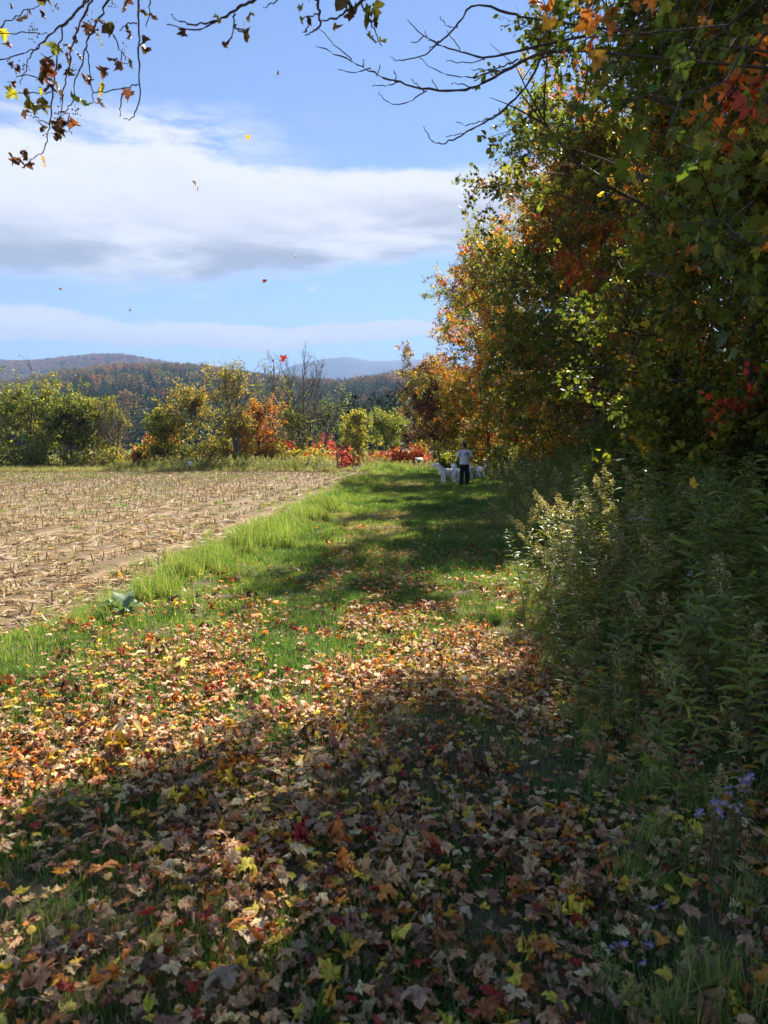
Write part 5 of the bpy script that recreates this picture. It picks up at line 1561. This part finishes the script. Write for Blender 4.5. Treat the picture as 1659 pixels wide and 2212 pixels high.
# big leaves of the maple hanging close at the upper right
r = np.random.default_rng(808)
tw = []
for k in range(46):
    px = 1130 + 560 * r.uniform(0, 1) ** .7; py = r.uniform(-40, 760) * (.35 + .65 * (px - 1130) / 560) if r.uniform() < .75 else r.uniform(0, 330)
    d = r.uniform(2.0, 4.2)
    a = at(px, py, d); e_ = a + np.array([.9, .5, .35]) * r.uniform(.6, 1.1)
    dr_ = norm(np.array([r.uniform(.2, 1), r.normal(.3, .6), r.normal(.45, .4)])); L_ = r.uniform(.3, .6); e_ = a + dr_ * L_
    line = np.array([e_ + dr_ * .15 + [0, 0, .06], e_, (a + e_) / 2 + r.normal(0, .03, 3), a])
    tw.append(line)
    u_ = r.uniform()
    for q in range(r.integers(3, 6)):
        c = 'g' if u_ < .72 else 'l' if u_ < .86 else 'o' if u_ < .95 else 'y'
        if r.uniform() < .15: c = r.choice(['l', 'o', 'g'])
        w_ = r.uniform(0, .55)
        pos = a * (1 - w_) + line[2] * w_ + r.normal(0, .03, 3) - [0, 0, .03]
        o = obj_from('leaf', ME_HANG[r.choice([2, 3, 10, 11, 4, 1])], near_maple, pos + off, (r.normal(-1.5, .45), r.normal(0, .45), r.uniform(0, 6.28)), r.uniform(.042, .072))
        o.color = (*[v * r.uniform(.8, 1.2) for v in HC[c]], 1)
tv, tf = tubes(np.array(tw), np.tile([.0045, .0036, .0028, .0018], (len(tw), 1)), 4)
mk('twig', [(tv + off, tf, None)], M_TWIG, near_maple, smooth=True)

# grape vine trailing from the limb
vine = empty('grape_vine', limb[4]); tag(vine, 'thin grape vine with withered leaves trailing down against the blue sky', 'vine')
vo = -limb[4]
DV = 3.3
vl = [[(370, 0), (330, 60), (265, 110), (210, 160), (150, 215), (120, 270), (90, 365)], [(385, 0), (320, 60), (270, 130), (255, 200), (240, 300), (225, 440), (215, 540), (200, 620), (175, 670), (125, 690)],
      [(400, 0), (340, 110), (310, 220), (295, 310), (275, 400), (262, 500), (245, 570)], [(470, 0), (420, 90), (380, 170), (372, 220), (350, 290), (320, 380), (315, 450), (275, 490)],
      [(600, 0), (598, 160), (602, 300), (605, 450), (570, 515), (535, 515)], [(600, 365), (530, 380), (440, 395), (400, 405)], [(490, 150), (520, 220), (530, 280), (565, 270)], [(-20, 260), (100, 235), (160, 205), (215, 150)],
      [(-20, 150), (70, 140), (210, 150)], [(-20, 130), (60, 80), (130, 40), (230, -10)], [(375, 210), (390, 290), (400, 400), (403, 445), (430, 440)], [(652, -10), (645, 50), (637, 120)], [(235, 490), (300, 480), (295, 540), (308, 578)],
      [(215, 540), (180, 520), (130, 500)], [(225, 340), (150, 330), (70, 330)], [(230, 400), (150, 405), (50, 400)], [(535, 380), (520, 450), (522, 500)], [(590, 100), (540, 110), (515, 130)], [(245, 560), (265, 590), (262, 610)]]
parts = []
for k, l in enumerate(vl):
    P, t = tubes_px(c4(l), DV + .06 * math.sin(k * 2.1), .0048 if k < 5 else .003, .0016, .05, seed=k)
    parts.append((t[0] + vo, t[1], None))
    if k < 5 or k in (9, 11):
        j = limb[5] if P[0][0] < -1.2 else limb[4]
        cc = tubes(np.array([j, (j + P[0]) / 2 + [0, 0, .05], P[0]]), np.array([.007, .006, .0048]), 4); parts.append((cc[0] + vo, cc[1], None))
mk('stem', parts, M_TWIG, vine, smooth=True)
vlv = [(50, 15, .04, 'b', 1), (88, 60, .04, 'b', 1), (130, 57, .035, 'b', 1), (195, 55, .045, 'b', 1), (12, 140, .05, 'y', 0), (45, 185, .035, 'b', 1), (50, 310, .03, 'b', 1), (48, 397, .058, 'y', 0), (68, 365, .035, 'b', 1), (130, 390, .05, 'b', 1), (168, 392, .045, 'y', 0),
       (185, 228, .045, 'b', 1), (230, 215, .05, 'l', 1), (165, 322, .055, 'l', 1), (230, 300, .075, 'b', 1), (205, 300, .055, 'o', 1), (190, 350, .035, 'b', 1), (228, 365, .05, 'b', 1), (230, 395, .055, 'b', 1), (285, 245, .055, 'o', 1), (310, 165, .05, 'b', 1), (330, 115, .045, 'b', 1),
       (385, 115, .06, 'b', 1), (435, 168, .06, 'y', 0), (435, 128, .05, 'b', 1), (497, 130, .058, 'l', 1), (540, 145, .04, 'b', 1), (558, 120, .035, 'b', 1), (588, 185, .045, 'b', 1), (622, 40, .045, 'y', 1), (672, 68, .028, 'b', 1), (560, 12, .04, 'b', 1), (525, 20, .035, 'b', 1),
       (482, 245, .035, 'b', 1), (500, 292, .045, 'b', 1), (572, 265, .045, 'l', 1), (437, 305, .05, 'b', 1), (355, 330, .05, 'o', 1), (398, 345, .042, 'b', 1), (435, 372, .068, 'y', 0), (358, 410, .06, 'l', 1), (443, 430, .05, 'b', 1), (540, 405, .06, 'b', 1), (165, 500, .06, 'l', 1),
       (125, 500, .04, 'b', 1), (185, 555, .05, 'b', 1), (320, 537, .05, 'o', 1), (258, 570, .06, 'b', 1), (258, 605, .045, 'b', 1), (125, 670, .055, 'b', 1), (182, 697, .05, 'o', 0), (128, 722, .045, 'b', 1), (90, 708, .045, 'b', 1), (240, 520, .045, 'b', 1), (210, 10, .05, 'l', 1),
       (252, 275, .045, 'b', 1), (215, 380, .05, 'b', 1), (335, 250, .035, 'b', 1), (290, 210, .04, 'o', 1), (160, 430, .035, 'b', 1), (190, 455, .03, 'b', 1), (320, 300, .035, 'b', 1)]
for k, (a, b_, s, c, dry) in enumerate(vlv):
    hang_leaf(a * .5, b_ * .5, DV + .05 * math.sin(k), s * .95, c, vine, vo, 1300 + k, dry)
M_BERRY = plain('grape', (.03, .02, .035), .5)
r = np.random.default_rng(5)
import bmesh
bm = bmesh.new(); bmesh.ops.create_icosphere(bm, subdivisions=1, radius=1.0)
ico_v = np.array([v.co[:] for v in bm.verts]); ico_f = np.array([[v.index for v in f.verts] for f in bm.faces]); bm.free()
for k, (a, b_) in enumerate([(150, 120), (148, 145), (402, 75), (325, 480), (540, 232), (265, 515), (40, 270), (105, 295), (490, 8), (140, 460), (325, 305), (190, 570), (240, 35), (260, 440)]):
    c = at(a * .5, b_ * .5, DV) + vo; m = 9
    q = c + r.normal(0, .012, (m, 3)) * [1, 1, 1.5]
    V = (q[:, None] + ico_v[None] * r.uniform(.0028, .0045, (m, 1, 1))).reshape(-1, 3)
    F = (np.arange(m)[:, None, None] * len(ico_v) + ico_f[None]).reshape(-1, 3)
    ax = np.stack([c + [0, 0, .03], c, c - [0, 0, .02]]); sv, sf = tubes(ax, np.array([.0012, .001, .001]), 3)
    mk('grape_cluster', [(V, F, None), (sv, sf, None)], M_BERRY, vine, smooth=True)

# ================================================================== people and dogs (blended bodies)
def blend(name, chains, voxel, mat, parent, smooth=6, taper=None):
    """chains: lists of (x, y, z, rx, ry, rz); ellipsoids swept along each chain, fused into one surface"""
    bm = bmesh.new()
    for ch in chains:
        for (a, c) in zip(ch[:-1], ch[1:]):
            a = np.array(a, float); c = np.array(c, float)
            k = max(2, int(np.linalg.norm(c[:3] - a[:3]) / (.55 * min(a[3:].min(), c[3:].min()))) + 1)
            for t in np.linspace(0, 1, k):
                q = a * (1 - t) + c * t
                bmesh.ops.create_icosphere(bm, subdivisions=2, radius=1.0, matrix=Matrix.Translation(q[:3]) @ Matrix.Diagonal((*q[3:], 1)))
    me = bpy.data.meshes.new(name); bm.to_mesh(me); bm.free()
    o = bpy.data.objects.new(name, me); COL.objects.link(o)
    md = o.modifiers.new('r', 'REMESH'); md.mode = 'VOXEL'; md.voxel_size = voxel
    sm = o.modifiers.new('s', 'SMOOTH'); sm.iterations = smooth; sm.factor = .5
    dg = bpy.context.evaluated_depsgraph_get()
    m2 = bpy.data.meshes.new_from_object(o.evaluated_get(dg))
    o.modifiers.clear(); o.data = m2; bpy.data.meshes.remove(me)
    m2.name = name
    m2.polygons.foreach_set('use_smooth', np.ones(len(m2.polygons), bool))
    m2.materials.clear(); m2.materials.append(mat)
    o.parent = parent
    return o


def s3(x, y, z, r): return (x, y, z, r, r, r)


M_SKIN = plain('skin', (.42, .24, .17), .6)
M_HAIR = plain('dark_hair', (.018, .014, .012), .6, (.03, .024, .02), 30, .3, 90)
M_SHIRT = plain('white_tshirt', (.72, .73, .76), .85, (.66, .67, .70), 5, .12, 9)
M_TROUS = plain('black_trousers', (.012, .012, .016), .85, (.018, .018, .022), 6, .1, 14)
M_SHOE = plain('grey_shoe', (.22, .22, .23), .7)
M_INK = plain('navy_print', (.02, .025, .07), .8)
M_FUR = plain('white_fur', (.86, .84, .80), .95, (.78, .75, .69), 9, .5, 60)
M_NOSE = plain('dog_nose', (.02, .018, .017), .4)
M_STRAP = plain('dark_strap', (.03, .03, .035), .8)
M_LEASH = plain('leash', (.03, .028, .026), .8)
M_JEAN = plain('blue_jeans', (.05, .07, .13), .9)

mp_ = gnd(1003, 1050)
man = empty('person', (mp_[0], mp_[1], float(hz(mp_[0], mp_[1]))), math.radians(14))
tag(man, 'man in white t-shirt and black trousers standing with white dogs on the path', 'person')
# local frame: faces +Y, x to his right
body = [[s3(0, 0, 1.36, .075), s3(0, .0, 1.47, .062), s3(-.01, .01, 1.53, .075)],
        [(-.012, .012, 1.585, .072, .088, .088), (-.015, .02, 1.645, .076, .093, .095), (-.015, .018, 1.67, .074, .09, .085)],
        [s3(-.05, .085, 1.60, .022), s3(-.062, .115, 1.59, .017)], [s3(-.035, .07, 1.55, .05), s3(-.045, .085, 1.535, .04)],
        [s3(-.088, .0, 1.615, .018), s3(-.09, -.005, 1.59, .014)], [s3(.06, -.01, 1.615, .018), s3(.062, -.015, 1.59, .014)],
        [s3(-.245, .0, 1.38, .07), s3(-.285, -.02, 1.13, .052), s3(-.275, .03, 1.08, .05), s3(-.235, .20, 1.02, .040), s3(-.215, .27, 1.01, .034)],
        [s3(.235, .0, 1.38, .07), s3(.275, -.02, 1.13, .052), s3(.262, .03, 1.08, .05), s3(.20, .20, 1.04, .040), s3(.17, .27, 1.04, .034)],
        [s3(0, 0, 1.3, .1), s3(0, 0, .9, .1)]]
for sx, hx, hy, hz_ in ((-1, -.21, .30, 1.005), (1, .165, .30, 1.035)):
    body.append([(hx, hy - .01, hz_, .036, .04, .022), (hx, hy + .05, hz_ - .01, .04, .03, .02)])
    for f in range(4):
        ox = (f - 1.5) * .019
        body.append([s3(hx + ox, hy + .07, hz_ - .01, .0095), s3(hx + ox, hy + .105 - .008 * abs(f - 1.3), hz_ - .025, .009), s3(hx + ox, hy + .095, hz_ - .055, .008), s3(hx + ox, hy + .07, hz_ - .06, .008)])
    body.append([s3(hx - sx * .03, hy + .01, hz_, .012), s3(hx - sx * .055, hy + .05, hz_ - .01, .010), s3(hx - sx * .035, hy + .085, hz_ - .03, .009)])
blend('body', body, .0085, M_SKIN, man, 3)
shirt = [[(0, 0, .90, .205, .15, .05), (0, .0, 1.05, .205, .155, .1), (0, -.005, 1.2, .205, .145, .1), (0, -.01, 1.32, .20, .125, .08), (0, -.005, 1.395, .15, .09, .05), (0, 0, 1.43, .085, .075, .03)],
         [s3(-.15, -.005, 1.375, .085), (-.225, -.005, 1.35, .085, .09, .08), (-.27, -.012, 1.24, .075, .085, .06), (-.285, -.015, 1.175, .075, .085, .035)],
         [s3(.15, -.005, 1.375, .085), (.215, -.005, 1.35, .085, .09, .08), (.26, -.012, 1.24, .075, .085, .06), (.275, -.015, 1.175, .075, .085, .035)],
         [(0, 0, .87, .21, .16, .025), (0, 0, .93, .208, .156, .04)]]
sh = blend('shirt', shirt, .011, M_SHIRT, man, 3)
trs = [[(0, 0, .88, .185, .14, .06), (0, 0, .80, .185, .14, .07)],
       [(-.09, 0, .78, .105, .125, .1), (-.115, .0, .5, .092, .10, .1), (-.125, -.01, .25, .085, .09, .08), (-.13, .0, .075, .09, .10, .045)],
       [(.09, 0, .78, .105, .125, .1), (.115, .02, .5, .092, .10, .1), (.13, .02, .25, .085, .09, .08), (.14, .02, .075, .09, .10, .045)]]
blend('trousers', trs, .012, M_TROUS, man, 4)
hair = [[(-.012, -.02, 1.60, .08, .082, .085), (-.012, -.012, 1.685, .082, .09, .075), (-.012, .02, 1.715, .076, .088, .055)], [(-.01, -.045, 1.56, .062, .05, .05), (-.01, -.04, 1.60, .075, .06, .06)]]
blend('hair', hair, .010, M_HAIR, man, 2)
for sx, fy in ((-.13, .05), (.14, .07)):
    blend('shoe', [[(sx, fy - .12, .05, .045, .05, .05), (sx, fy, .05, .048, .06, .045), (sx, fy + .09, .04, .046, .07, .035)]], .009, M_SHOE, man, 2)


# printed script and a rule line on the back of the shirt (strokes lifted just off the cloth)
def on_back(u, v):
    zz = 1.27 + v
    rx, ry = np.interp(zz, [1.05, 1.2, 1.32, 1.395], [.205, .205, .20, .15]), np.interp(zz, [1.05, 1.2, 1.32, 1.395], [.155, .145, .125, .09])
    return np.array([u, -ry * math.sqrt(max(1 - (u / rx) ** 2, .05)) - .028, zz])


strokes = [[(-.085, -.055), (-.07, -.02), (-.05, .03), (-.035, .045), (-.03, .03), (-.05, .01), (-.045, -.015), (-.06, -.03), (-.075, -.02)],
           [(-.03, .01), (-.03, -.012), (-.015, -.012), (-.012, .01), (-.01, -.012), (.0, -.005), (.012, .05), (.018, .045), (.008, .0), (.012, -.012), (.025, -.008), (.025, .005), (.012, .004)],
           [(.025, -.008), (.04, .05), (.046, .044), (.038, .0), (.042, -.012), (.055, -.008), (.055, .005), (.042, .004)], [(.06, .01), (.065, -.01), (.078, .01), (.07, -.04), (.06, -.045)],
           [(.075, .01), (.10, .018), (.125, .022)], [(-.085, -.055), (-.03, -.035), (.04, -.035), (.09, -.03)], [(-.07, .085), (.0, .085), (.07, .085)]]
pr = []
for q, st in enumerate(strokes):
    P = np.array([on_back(u * 1.1 + .02, v * 1.1) for u, v in st])
    R = np.full(len(P), .0055 if q < 5 else .003)
    pr.append((*tubes(P, R, 4), None))
mk('shirt_print', pr, M_INK, man)


def dog(px, py, yaw, label, scale=1.0, tail='up', head=(.0, .0), seed=0, d=None, walk=.0):
    p = gnd(px, py)
    e = empty('dog', (p[0], p[1], float(hz(p[0], p[1]))), yaw); e.scale = (scale,) * 3
    tag(e, label, 'dog')
    hx, hzz = head
    ch = [[(-.36, 0, .575, .145, .135, .15), (-.15, 0, .555, .15, .135, .145), (.10, 0, .55, .17, .15, .19), (.26, 0, .575, .15, .135, .18)],
          [(.26, 0, .62, .13, .12, .15), (.38, hx * .4, .72 + hzz * .4, .115, .11, .125), (.46, hx * .8, .83 + hzz * .8, .10, .10, .11)],
          [(.49, hx, .875 + hzz, .105, .095, .095), (.56, hx * 1.25, .875 + hzz, .085, .08, .08)],
          [(.58, hx * 1.35, .862 + hzz, .06, .055, .056), (.68, hx * 1.7, .85 + hzz, .05, .044, .042)]]
    for s in (-1, 1):
        ch.append([(.22, s * .10, .52, .09, .075, .12), (.19, s * .115, .36, .06, .055, .06), s3(.21 + walk * s * .05, s * .115, .19, .042), s3(.21 + walk * s * .09, s * .115, .06, .037), (.245 + walk * s * .09, s * .115, .03, .055, .043, .03)])
        ch.append([(-.36, s * .095, .52, .125, .085, .14), (-.27, s * .115, .37, .085, .065, .08), (-.40 - walk * s * .05, s * .112, .215, .048, .044, .05), s3(-.385 - walk * s * .08, s * .11, .07, .038), (-.35 - walk * s * .08, s * .11, .03, .055, .043, .03)])
        ch.append([(.455, hx + s * .088, .925 + hzz, .03, .018, .03), (.435, hx + s * .108, .87 + hzz, .038, .018, .045), (.43, hx + s * .108, .82 + hzz, .028, .016, .03)])
    if tail == 'up':
        ch.append([s3(-.47, 0, .62, .06), s3(-.56, .0, .68, .06), s3(-.60, .03, .80, .062), s3(-.57, .08, .92, .05), s3(-.52, .11, 1.0, .03)])
    elif tail == 'curl':
        ch.append([s3(-.47, 0, .62, .05), s3(-.55, -.04, .66, .045), s3(-.58, -.12, .72, .042), s3(-.57, -.17, .80, .036), s3(-.55, -.16, .88, .025)])
    else:
        ch.append([s3(-.46, 0, .60, .06), s3(-.56, .0, .52, .075), s3(-.60, .02, .40, .085), s3(-.58, .03, .27, .07), s3(-.55, .04, .20, .035)])
    ch = [[(q[0], q[1], q[2], q[3] * 1.12, q[4] * 1.12, q[5] * (1.1 if q[2] > .1 else 1.0)) for q in c_] for c_ in ch]
    bo = blend('body', ch, .012, M_FUR, e, 4)
    # shaggy surface
    me = bo.data; co = np.empty(len(me.vertices) * 3); me.vertices.foreach_get('co', co); co = co.reshape(-1, 3)
    nn = np.empty(len(me.vertices) * 3); me.vertices.foreach_get('normal', nn); nn = nn.reshape(-1, 3)
    f = fbm(co[:, 0] * 22 + co[:, 1] * 17, co[:, 2] * 12 + co[:, 1] * 9, seed, 2) - .5
    co += nn * (f * .04)[:, None]; me.vertices.foreach_set('co', co.astype(np.float32).ravel()); me.update()
    blend('nose', [[(.725, hx * 1.85, .862 + hzz, .02, .022, .018), (.735, hx * 1.87, .86 + hzz, .018, .022, .016)]], .006, M_NOSE, e, 1)
    for s in (-1, 1):
        blend('eye', [[s3(.612, hx * 1.3 + s * .055, .905 + hzz, .012), s3(.618, hx * 1.3 + s * .055, .905 + hzz, .012)]], .005, M_NOSE, e, 0)
    th = np.linspace(0, 2 * PI, 25)
    ring = np.stack([.19 + .02 * np.cos(th), .185 * np.sin(th), .555 + .225 * np.cos(th)], -1)
    ring2 = np.stack([.33 + .06 * np.cos(th), .142 * np.sin(th), .66 + .145 * np.cos(th)], -1)
    v1 = tubes(ring, np.full(25, .011), 5); v2 = tubes(ring2, np.full(25, .009), 5)
    mk('harness', [(*v1, None), (*v2, None)], M_STRAP, e, smooth=True)
    return e


dog(966, 1046, math.radians(203), 'white dog in harness with its head raised, standing side-on before the man', .9, 'down', (-.08, .02), 1)
dog(989, 1043, math.radians(112), 'white dog with hanging bushy tail seen from behind beside the man', .86, 'down', (.0, .0), 2)
dog(1009, 1038, math.radians(104), 'white dog standing beyond the man with its bushy tail raised', .88, 'up', (.0, -.04), 3)
dog(1037, 1037, math.radians(97), 'white dog facing away beside the weeds with thin curled tail', .84, 'curl', (.05, -.22), 4, walk=.6)
# leashes
mo = np.array(man.location)
c_, s_ = math.cos(math.radians(14)), math.sin(math.radians(14))
def mw(v): return mo + np.array([v[0] * c_ - v[1] * s_, v[0] * s_ + v[1] * c_, v[2]])
hl = mw((-.21, .37, .975)); hr = mw((.165, .37, 1.0))
for k, (a, tgt, lab) in enumerate([(hl, at(977, 1018, mp_[1] + .25) , 'dark leash from the man to the side-on dog'), (hl + [.02, 0, 0], at(992, 1017, mp_[1] + .9), 'dark leash from the man to the dog with hanging tail'),
                                   (hr, at(1013, 1018, mp_[1] + 2.2), 'pale leash from the man to the dog with raised tail'), (hr + [.02, 0, 0], at(1033, 1018, mp_[1] + 1.9), 'pale leash from the man to the dog facing away')]):
    t = np.linspace(0, 1, 9)[:, None]; P = a * (1 - t) + tgt * t - np.array([0, 0, .22]) * (t * (1 - t)) * 4 * (.3 if k < 2 else 1)
    o = mk('dog_leash', [(*tubes(P, np.full(9, .008), 5), None)], M_LEASH, smooth=True); tag(o, lab, 'leash')


def walker(px, py, d, label, seed, hairlen):
    top = at(px, py, d); gz = float(hz(top[0], d)); H = top[2] - gz; k = H / 1.62
    e = empty('person', (top[0], d, gz), .2 * seed); e.scale = (k,) * 3; tag(e, label, 'person')
    blend('body', [[s3(0, 0, 1.3, .06), s3(0, .01, 1.40, .055)], [(0, .02, 1.47, .068, .082, .08), (0, .02, 1.53, .072, .086, .085)], [s3(0, .1, 1.49, .02), s3(0, .115, 1.485, .014)],
                   [s3(-.19, 0, 1.22, .05), s3(-.22, .0, .98, .042), s3(-.19, .12, .85, .032), (-.17, .18, .83, .03, .045, .02)], [s3(.19, 0, 1.22, .05), s3(.22, 0, .98, .042), s3(.19, .12, .85, .032), (.17, .18, .83, .03, .045, .02)],
                   [s3(0, 0, 1.25, .1), s3(0, 0, .85, .1)]], .013, M_SKIN, e, 2)
    blend('shirt', [[(0, 0, .84, .18, .13, .04), (0, 0, 1.05, .165, .12, .1), (0, 0, 1.22, .18, .11, .08), (0, 0, 1.29, .11, .08, .03)], [s3(-.13, 0, 1.24, .07), (-.205, 0, 1.12, .065, .07, .06)], [s3(.13, 0, 1.24, .07), (.205, 0, 1.12, .065, .07, .06)]], .014, M_SHIRT, e, 2)
    blend('trousers', [[(0, 0, .82, .165, .125, .06), (0, 0, .76, .165, .125, .06)]] + [[(s * .085, 0, .74, .09, .105, .09), (s * .10, .02 * s, .4, .068, .075, .08), (s * .10, .03 * s, .08, .055, .065, .04)] for s in (-1, 1)], .016, M_JEAN, e, 2)
    blend('hair', [[(0, -.015, 1.50, .078, .08, .08), (0, 0, 1.565, .078, .088, .065)], [(0, -.05, 1.48, .065, .045, .06), (0, -.07, 1.48 - hairlen, .06, .035, .06)]], .013, M_HAIR, e, 2)
    for s in (-1, 1): blend('shoe', [[(s * .10, .0, .04, .042, .06, .04), (s * .10, .1, .035, .042, .06, .03)]], .012, M_SHOE, e, 1)


walker(750, 1003, 57, 'distant person in white top below the green and red sumac, nearer the dark trunk', 1, .05)
walker(769, 999, 58, 'distant person in white top with long dark hair, nearer the grass mound', -1, .22)

# ================================================================== trail sign, fence, box
M_POST = plain('weathered_wood', (.11, .085, .065), .9, (.07, .055, .042), 6, .4, 30, stretch=(1, 1, .2))
M_RAIL = plain('grey_rail', (.26, .235, .20), .9, (.16, .14, .12), 5, .4, 26, stretch=(.2, 1, 1))
M_PANEL = plain('sign_panel', (.36, .38, .38), .6, (.26, .31, .33), 14)


def bevel_box(sx, sy, sz, w=.006):
    bm_ = bmesh.new(); bmesh.ops.create_cube(bm_, size=1.0, matrix=Matrix.Diagonal((sx, sy, sz, 1)))
    bmesh.ops.bevel(bm_, geom=bm_.edges[:], offset=w, segments=1, affect='EDGES')
    V = np.array([v.co[:] for v in bm_.verts]); F = [[v.index for v in f.verts] for f in bm_.faces]; bm_.free()
    T = np.array([[f[0], f[i], f[i + 1]] for f in F for i in range(1, len(f) - 1)])
    return V, T


sp_ = gnd(905, 1014.5); sg = empty('trail_sign', (sp_[0], sp_[1], float(hz(sp_[0], sp_[1]))), .25); tag(sg, 'low slanted trail sign on a dark wooden post at the end of the path', 'sign')
V, F = bevel_box(.11, .11, .78); V[:, 2] += .34; mk('post', [(V, F, None)], M_POST, sg)
R_ = Matrix.Rotation(math.radians(34), 3, 'X')
V, F = bevel_box(.56, .40, .03, .008); V = V @ np.array(R_).T + [0, -.02, .77]; mk('frame', [(V, F, None)], M_POST, sg)
V, F = bevel_box(.50, .34, .012, .003); V = V @ np.array(R_).T + [0, -.032, .79]; mk('panel', [(V, F, None)], M_PANEL, sg)

fp = [at(px, 963, 52 + .8 * k) for k, px in enumerate([232, 272, 312, 348, 384, 422])]
fe = empty('rail_fence', (fp[0][0], fp[0][1], 0)); tag(fe, 'low split rail fence of grey wood beyond the field', 'fence')
fo = np.array([fp[0][0], fp[0][1], 0])
for k, q in enumerate(fp):
    V, F = bevel_box(.13, .13, 1.1, .02); V = V + [q[0], q[1], .45] - fo; mk('post', [(V, F, None)], M_RAIL, fe)
    if k:
        for zz in (.34, .66):
            a = fp[k - 1].copy(); a[2] = zz + .03 * ((k * 7) % 3 - 1); c = q.copy(); c[2] = zz
            t = np.linspace(-.04, 1.04, 6)[:, None]; P = a * (1 - t) + c * t + np.array([0, 0, .02]) * np.sin(t * 7 + k)
            V, F = tubes(P - fo, np.array([.03, .05, .055, .055, .05, .03]), 6); mk('rail', [(V, F, None)], M_RAIL, fe, smooth=True)
bp = gnd(410, 1014); bx = empty('marker_box', (bp[0], 43.6, 0)); bx.location.x = at(410, 1000, 43.6)[0]
tag(bx, 'small white marker box on a stake at the field end', 'box')
V, F = bevel_box(.24, .16, .28, .015); V[:, 2] += .52; mk('box', [(V, F, None)], plain('white_box', (.75, .76, .76), .5), bx)
V, F = bevel_box(.05, .05, .5, .004); V[:, 2] += .17; mk('stake', [(V, F, None)], M_POST, bx)
pp = at(728, 963, 44.5); ps = mk('field_post', [(*tubes(np.array([[0, 0, -.1], [.02, 0, .6], [.01, 0, 1.15], [.01, 0, 1.17]]), np.array([.05, .047, .045, .01]), 7), None)], M_POST, smooth=True)
ps.location = (pp[0], 44.5, 0); tag(ps, 'dark wooden post at the field corner near the two distant people', 'post')

# ================================================================== haze
hb_x, hb_y0, hb_y1, hb_z0, hb_z1 = 9900, -3100, 9900, -9, 720
V = np.array([[x_, y_, z_] for z_ in (hb_z0, hb_z1) for y_ in (hb_y0, hb_y1) for x_ in (-hb_x, hb_x)], float)
F = np.array([[0, 2, 3, 1], [4, 5, 7, 6], [0, 1, 5, 4], [2, 6, 7, 3], [0, 4, 6, 2], [1, 3, 7, 5]])
hm = bpy.data.materials.new('haze_air'); hm.use_nodes = True
t_ = hm.node_tree; t_.nodes.clear(); ho = t_.nodes.new('ShaderNodeOutputMaterial'); pv = t_.nodes.new('ShaderNodeVolumePrincipled')
pv.inputs['Color'].default_value = (.25, .41, .74, 1); pv.inputs['Density'].default_value = 2.2e-4; pv.inputs['Anisotropy'].default_value = 0.0
t_.links.new(pv.outputs[0], ho.inputs['Volume'])
hzb = mk('haze', [(V, F, None)], hm); tag(hzb, kind='stuff', label='thin blue autumn haze lying over the valley', cat='haze')
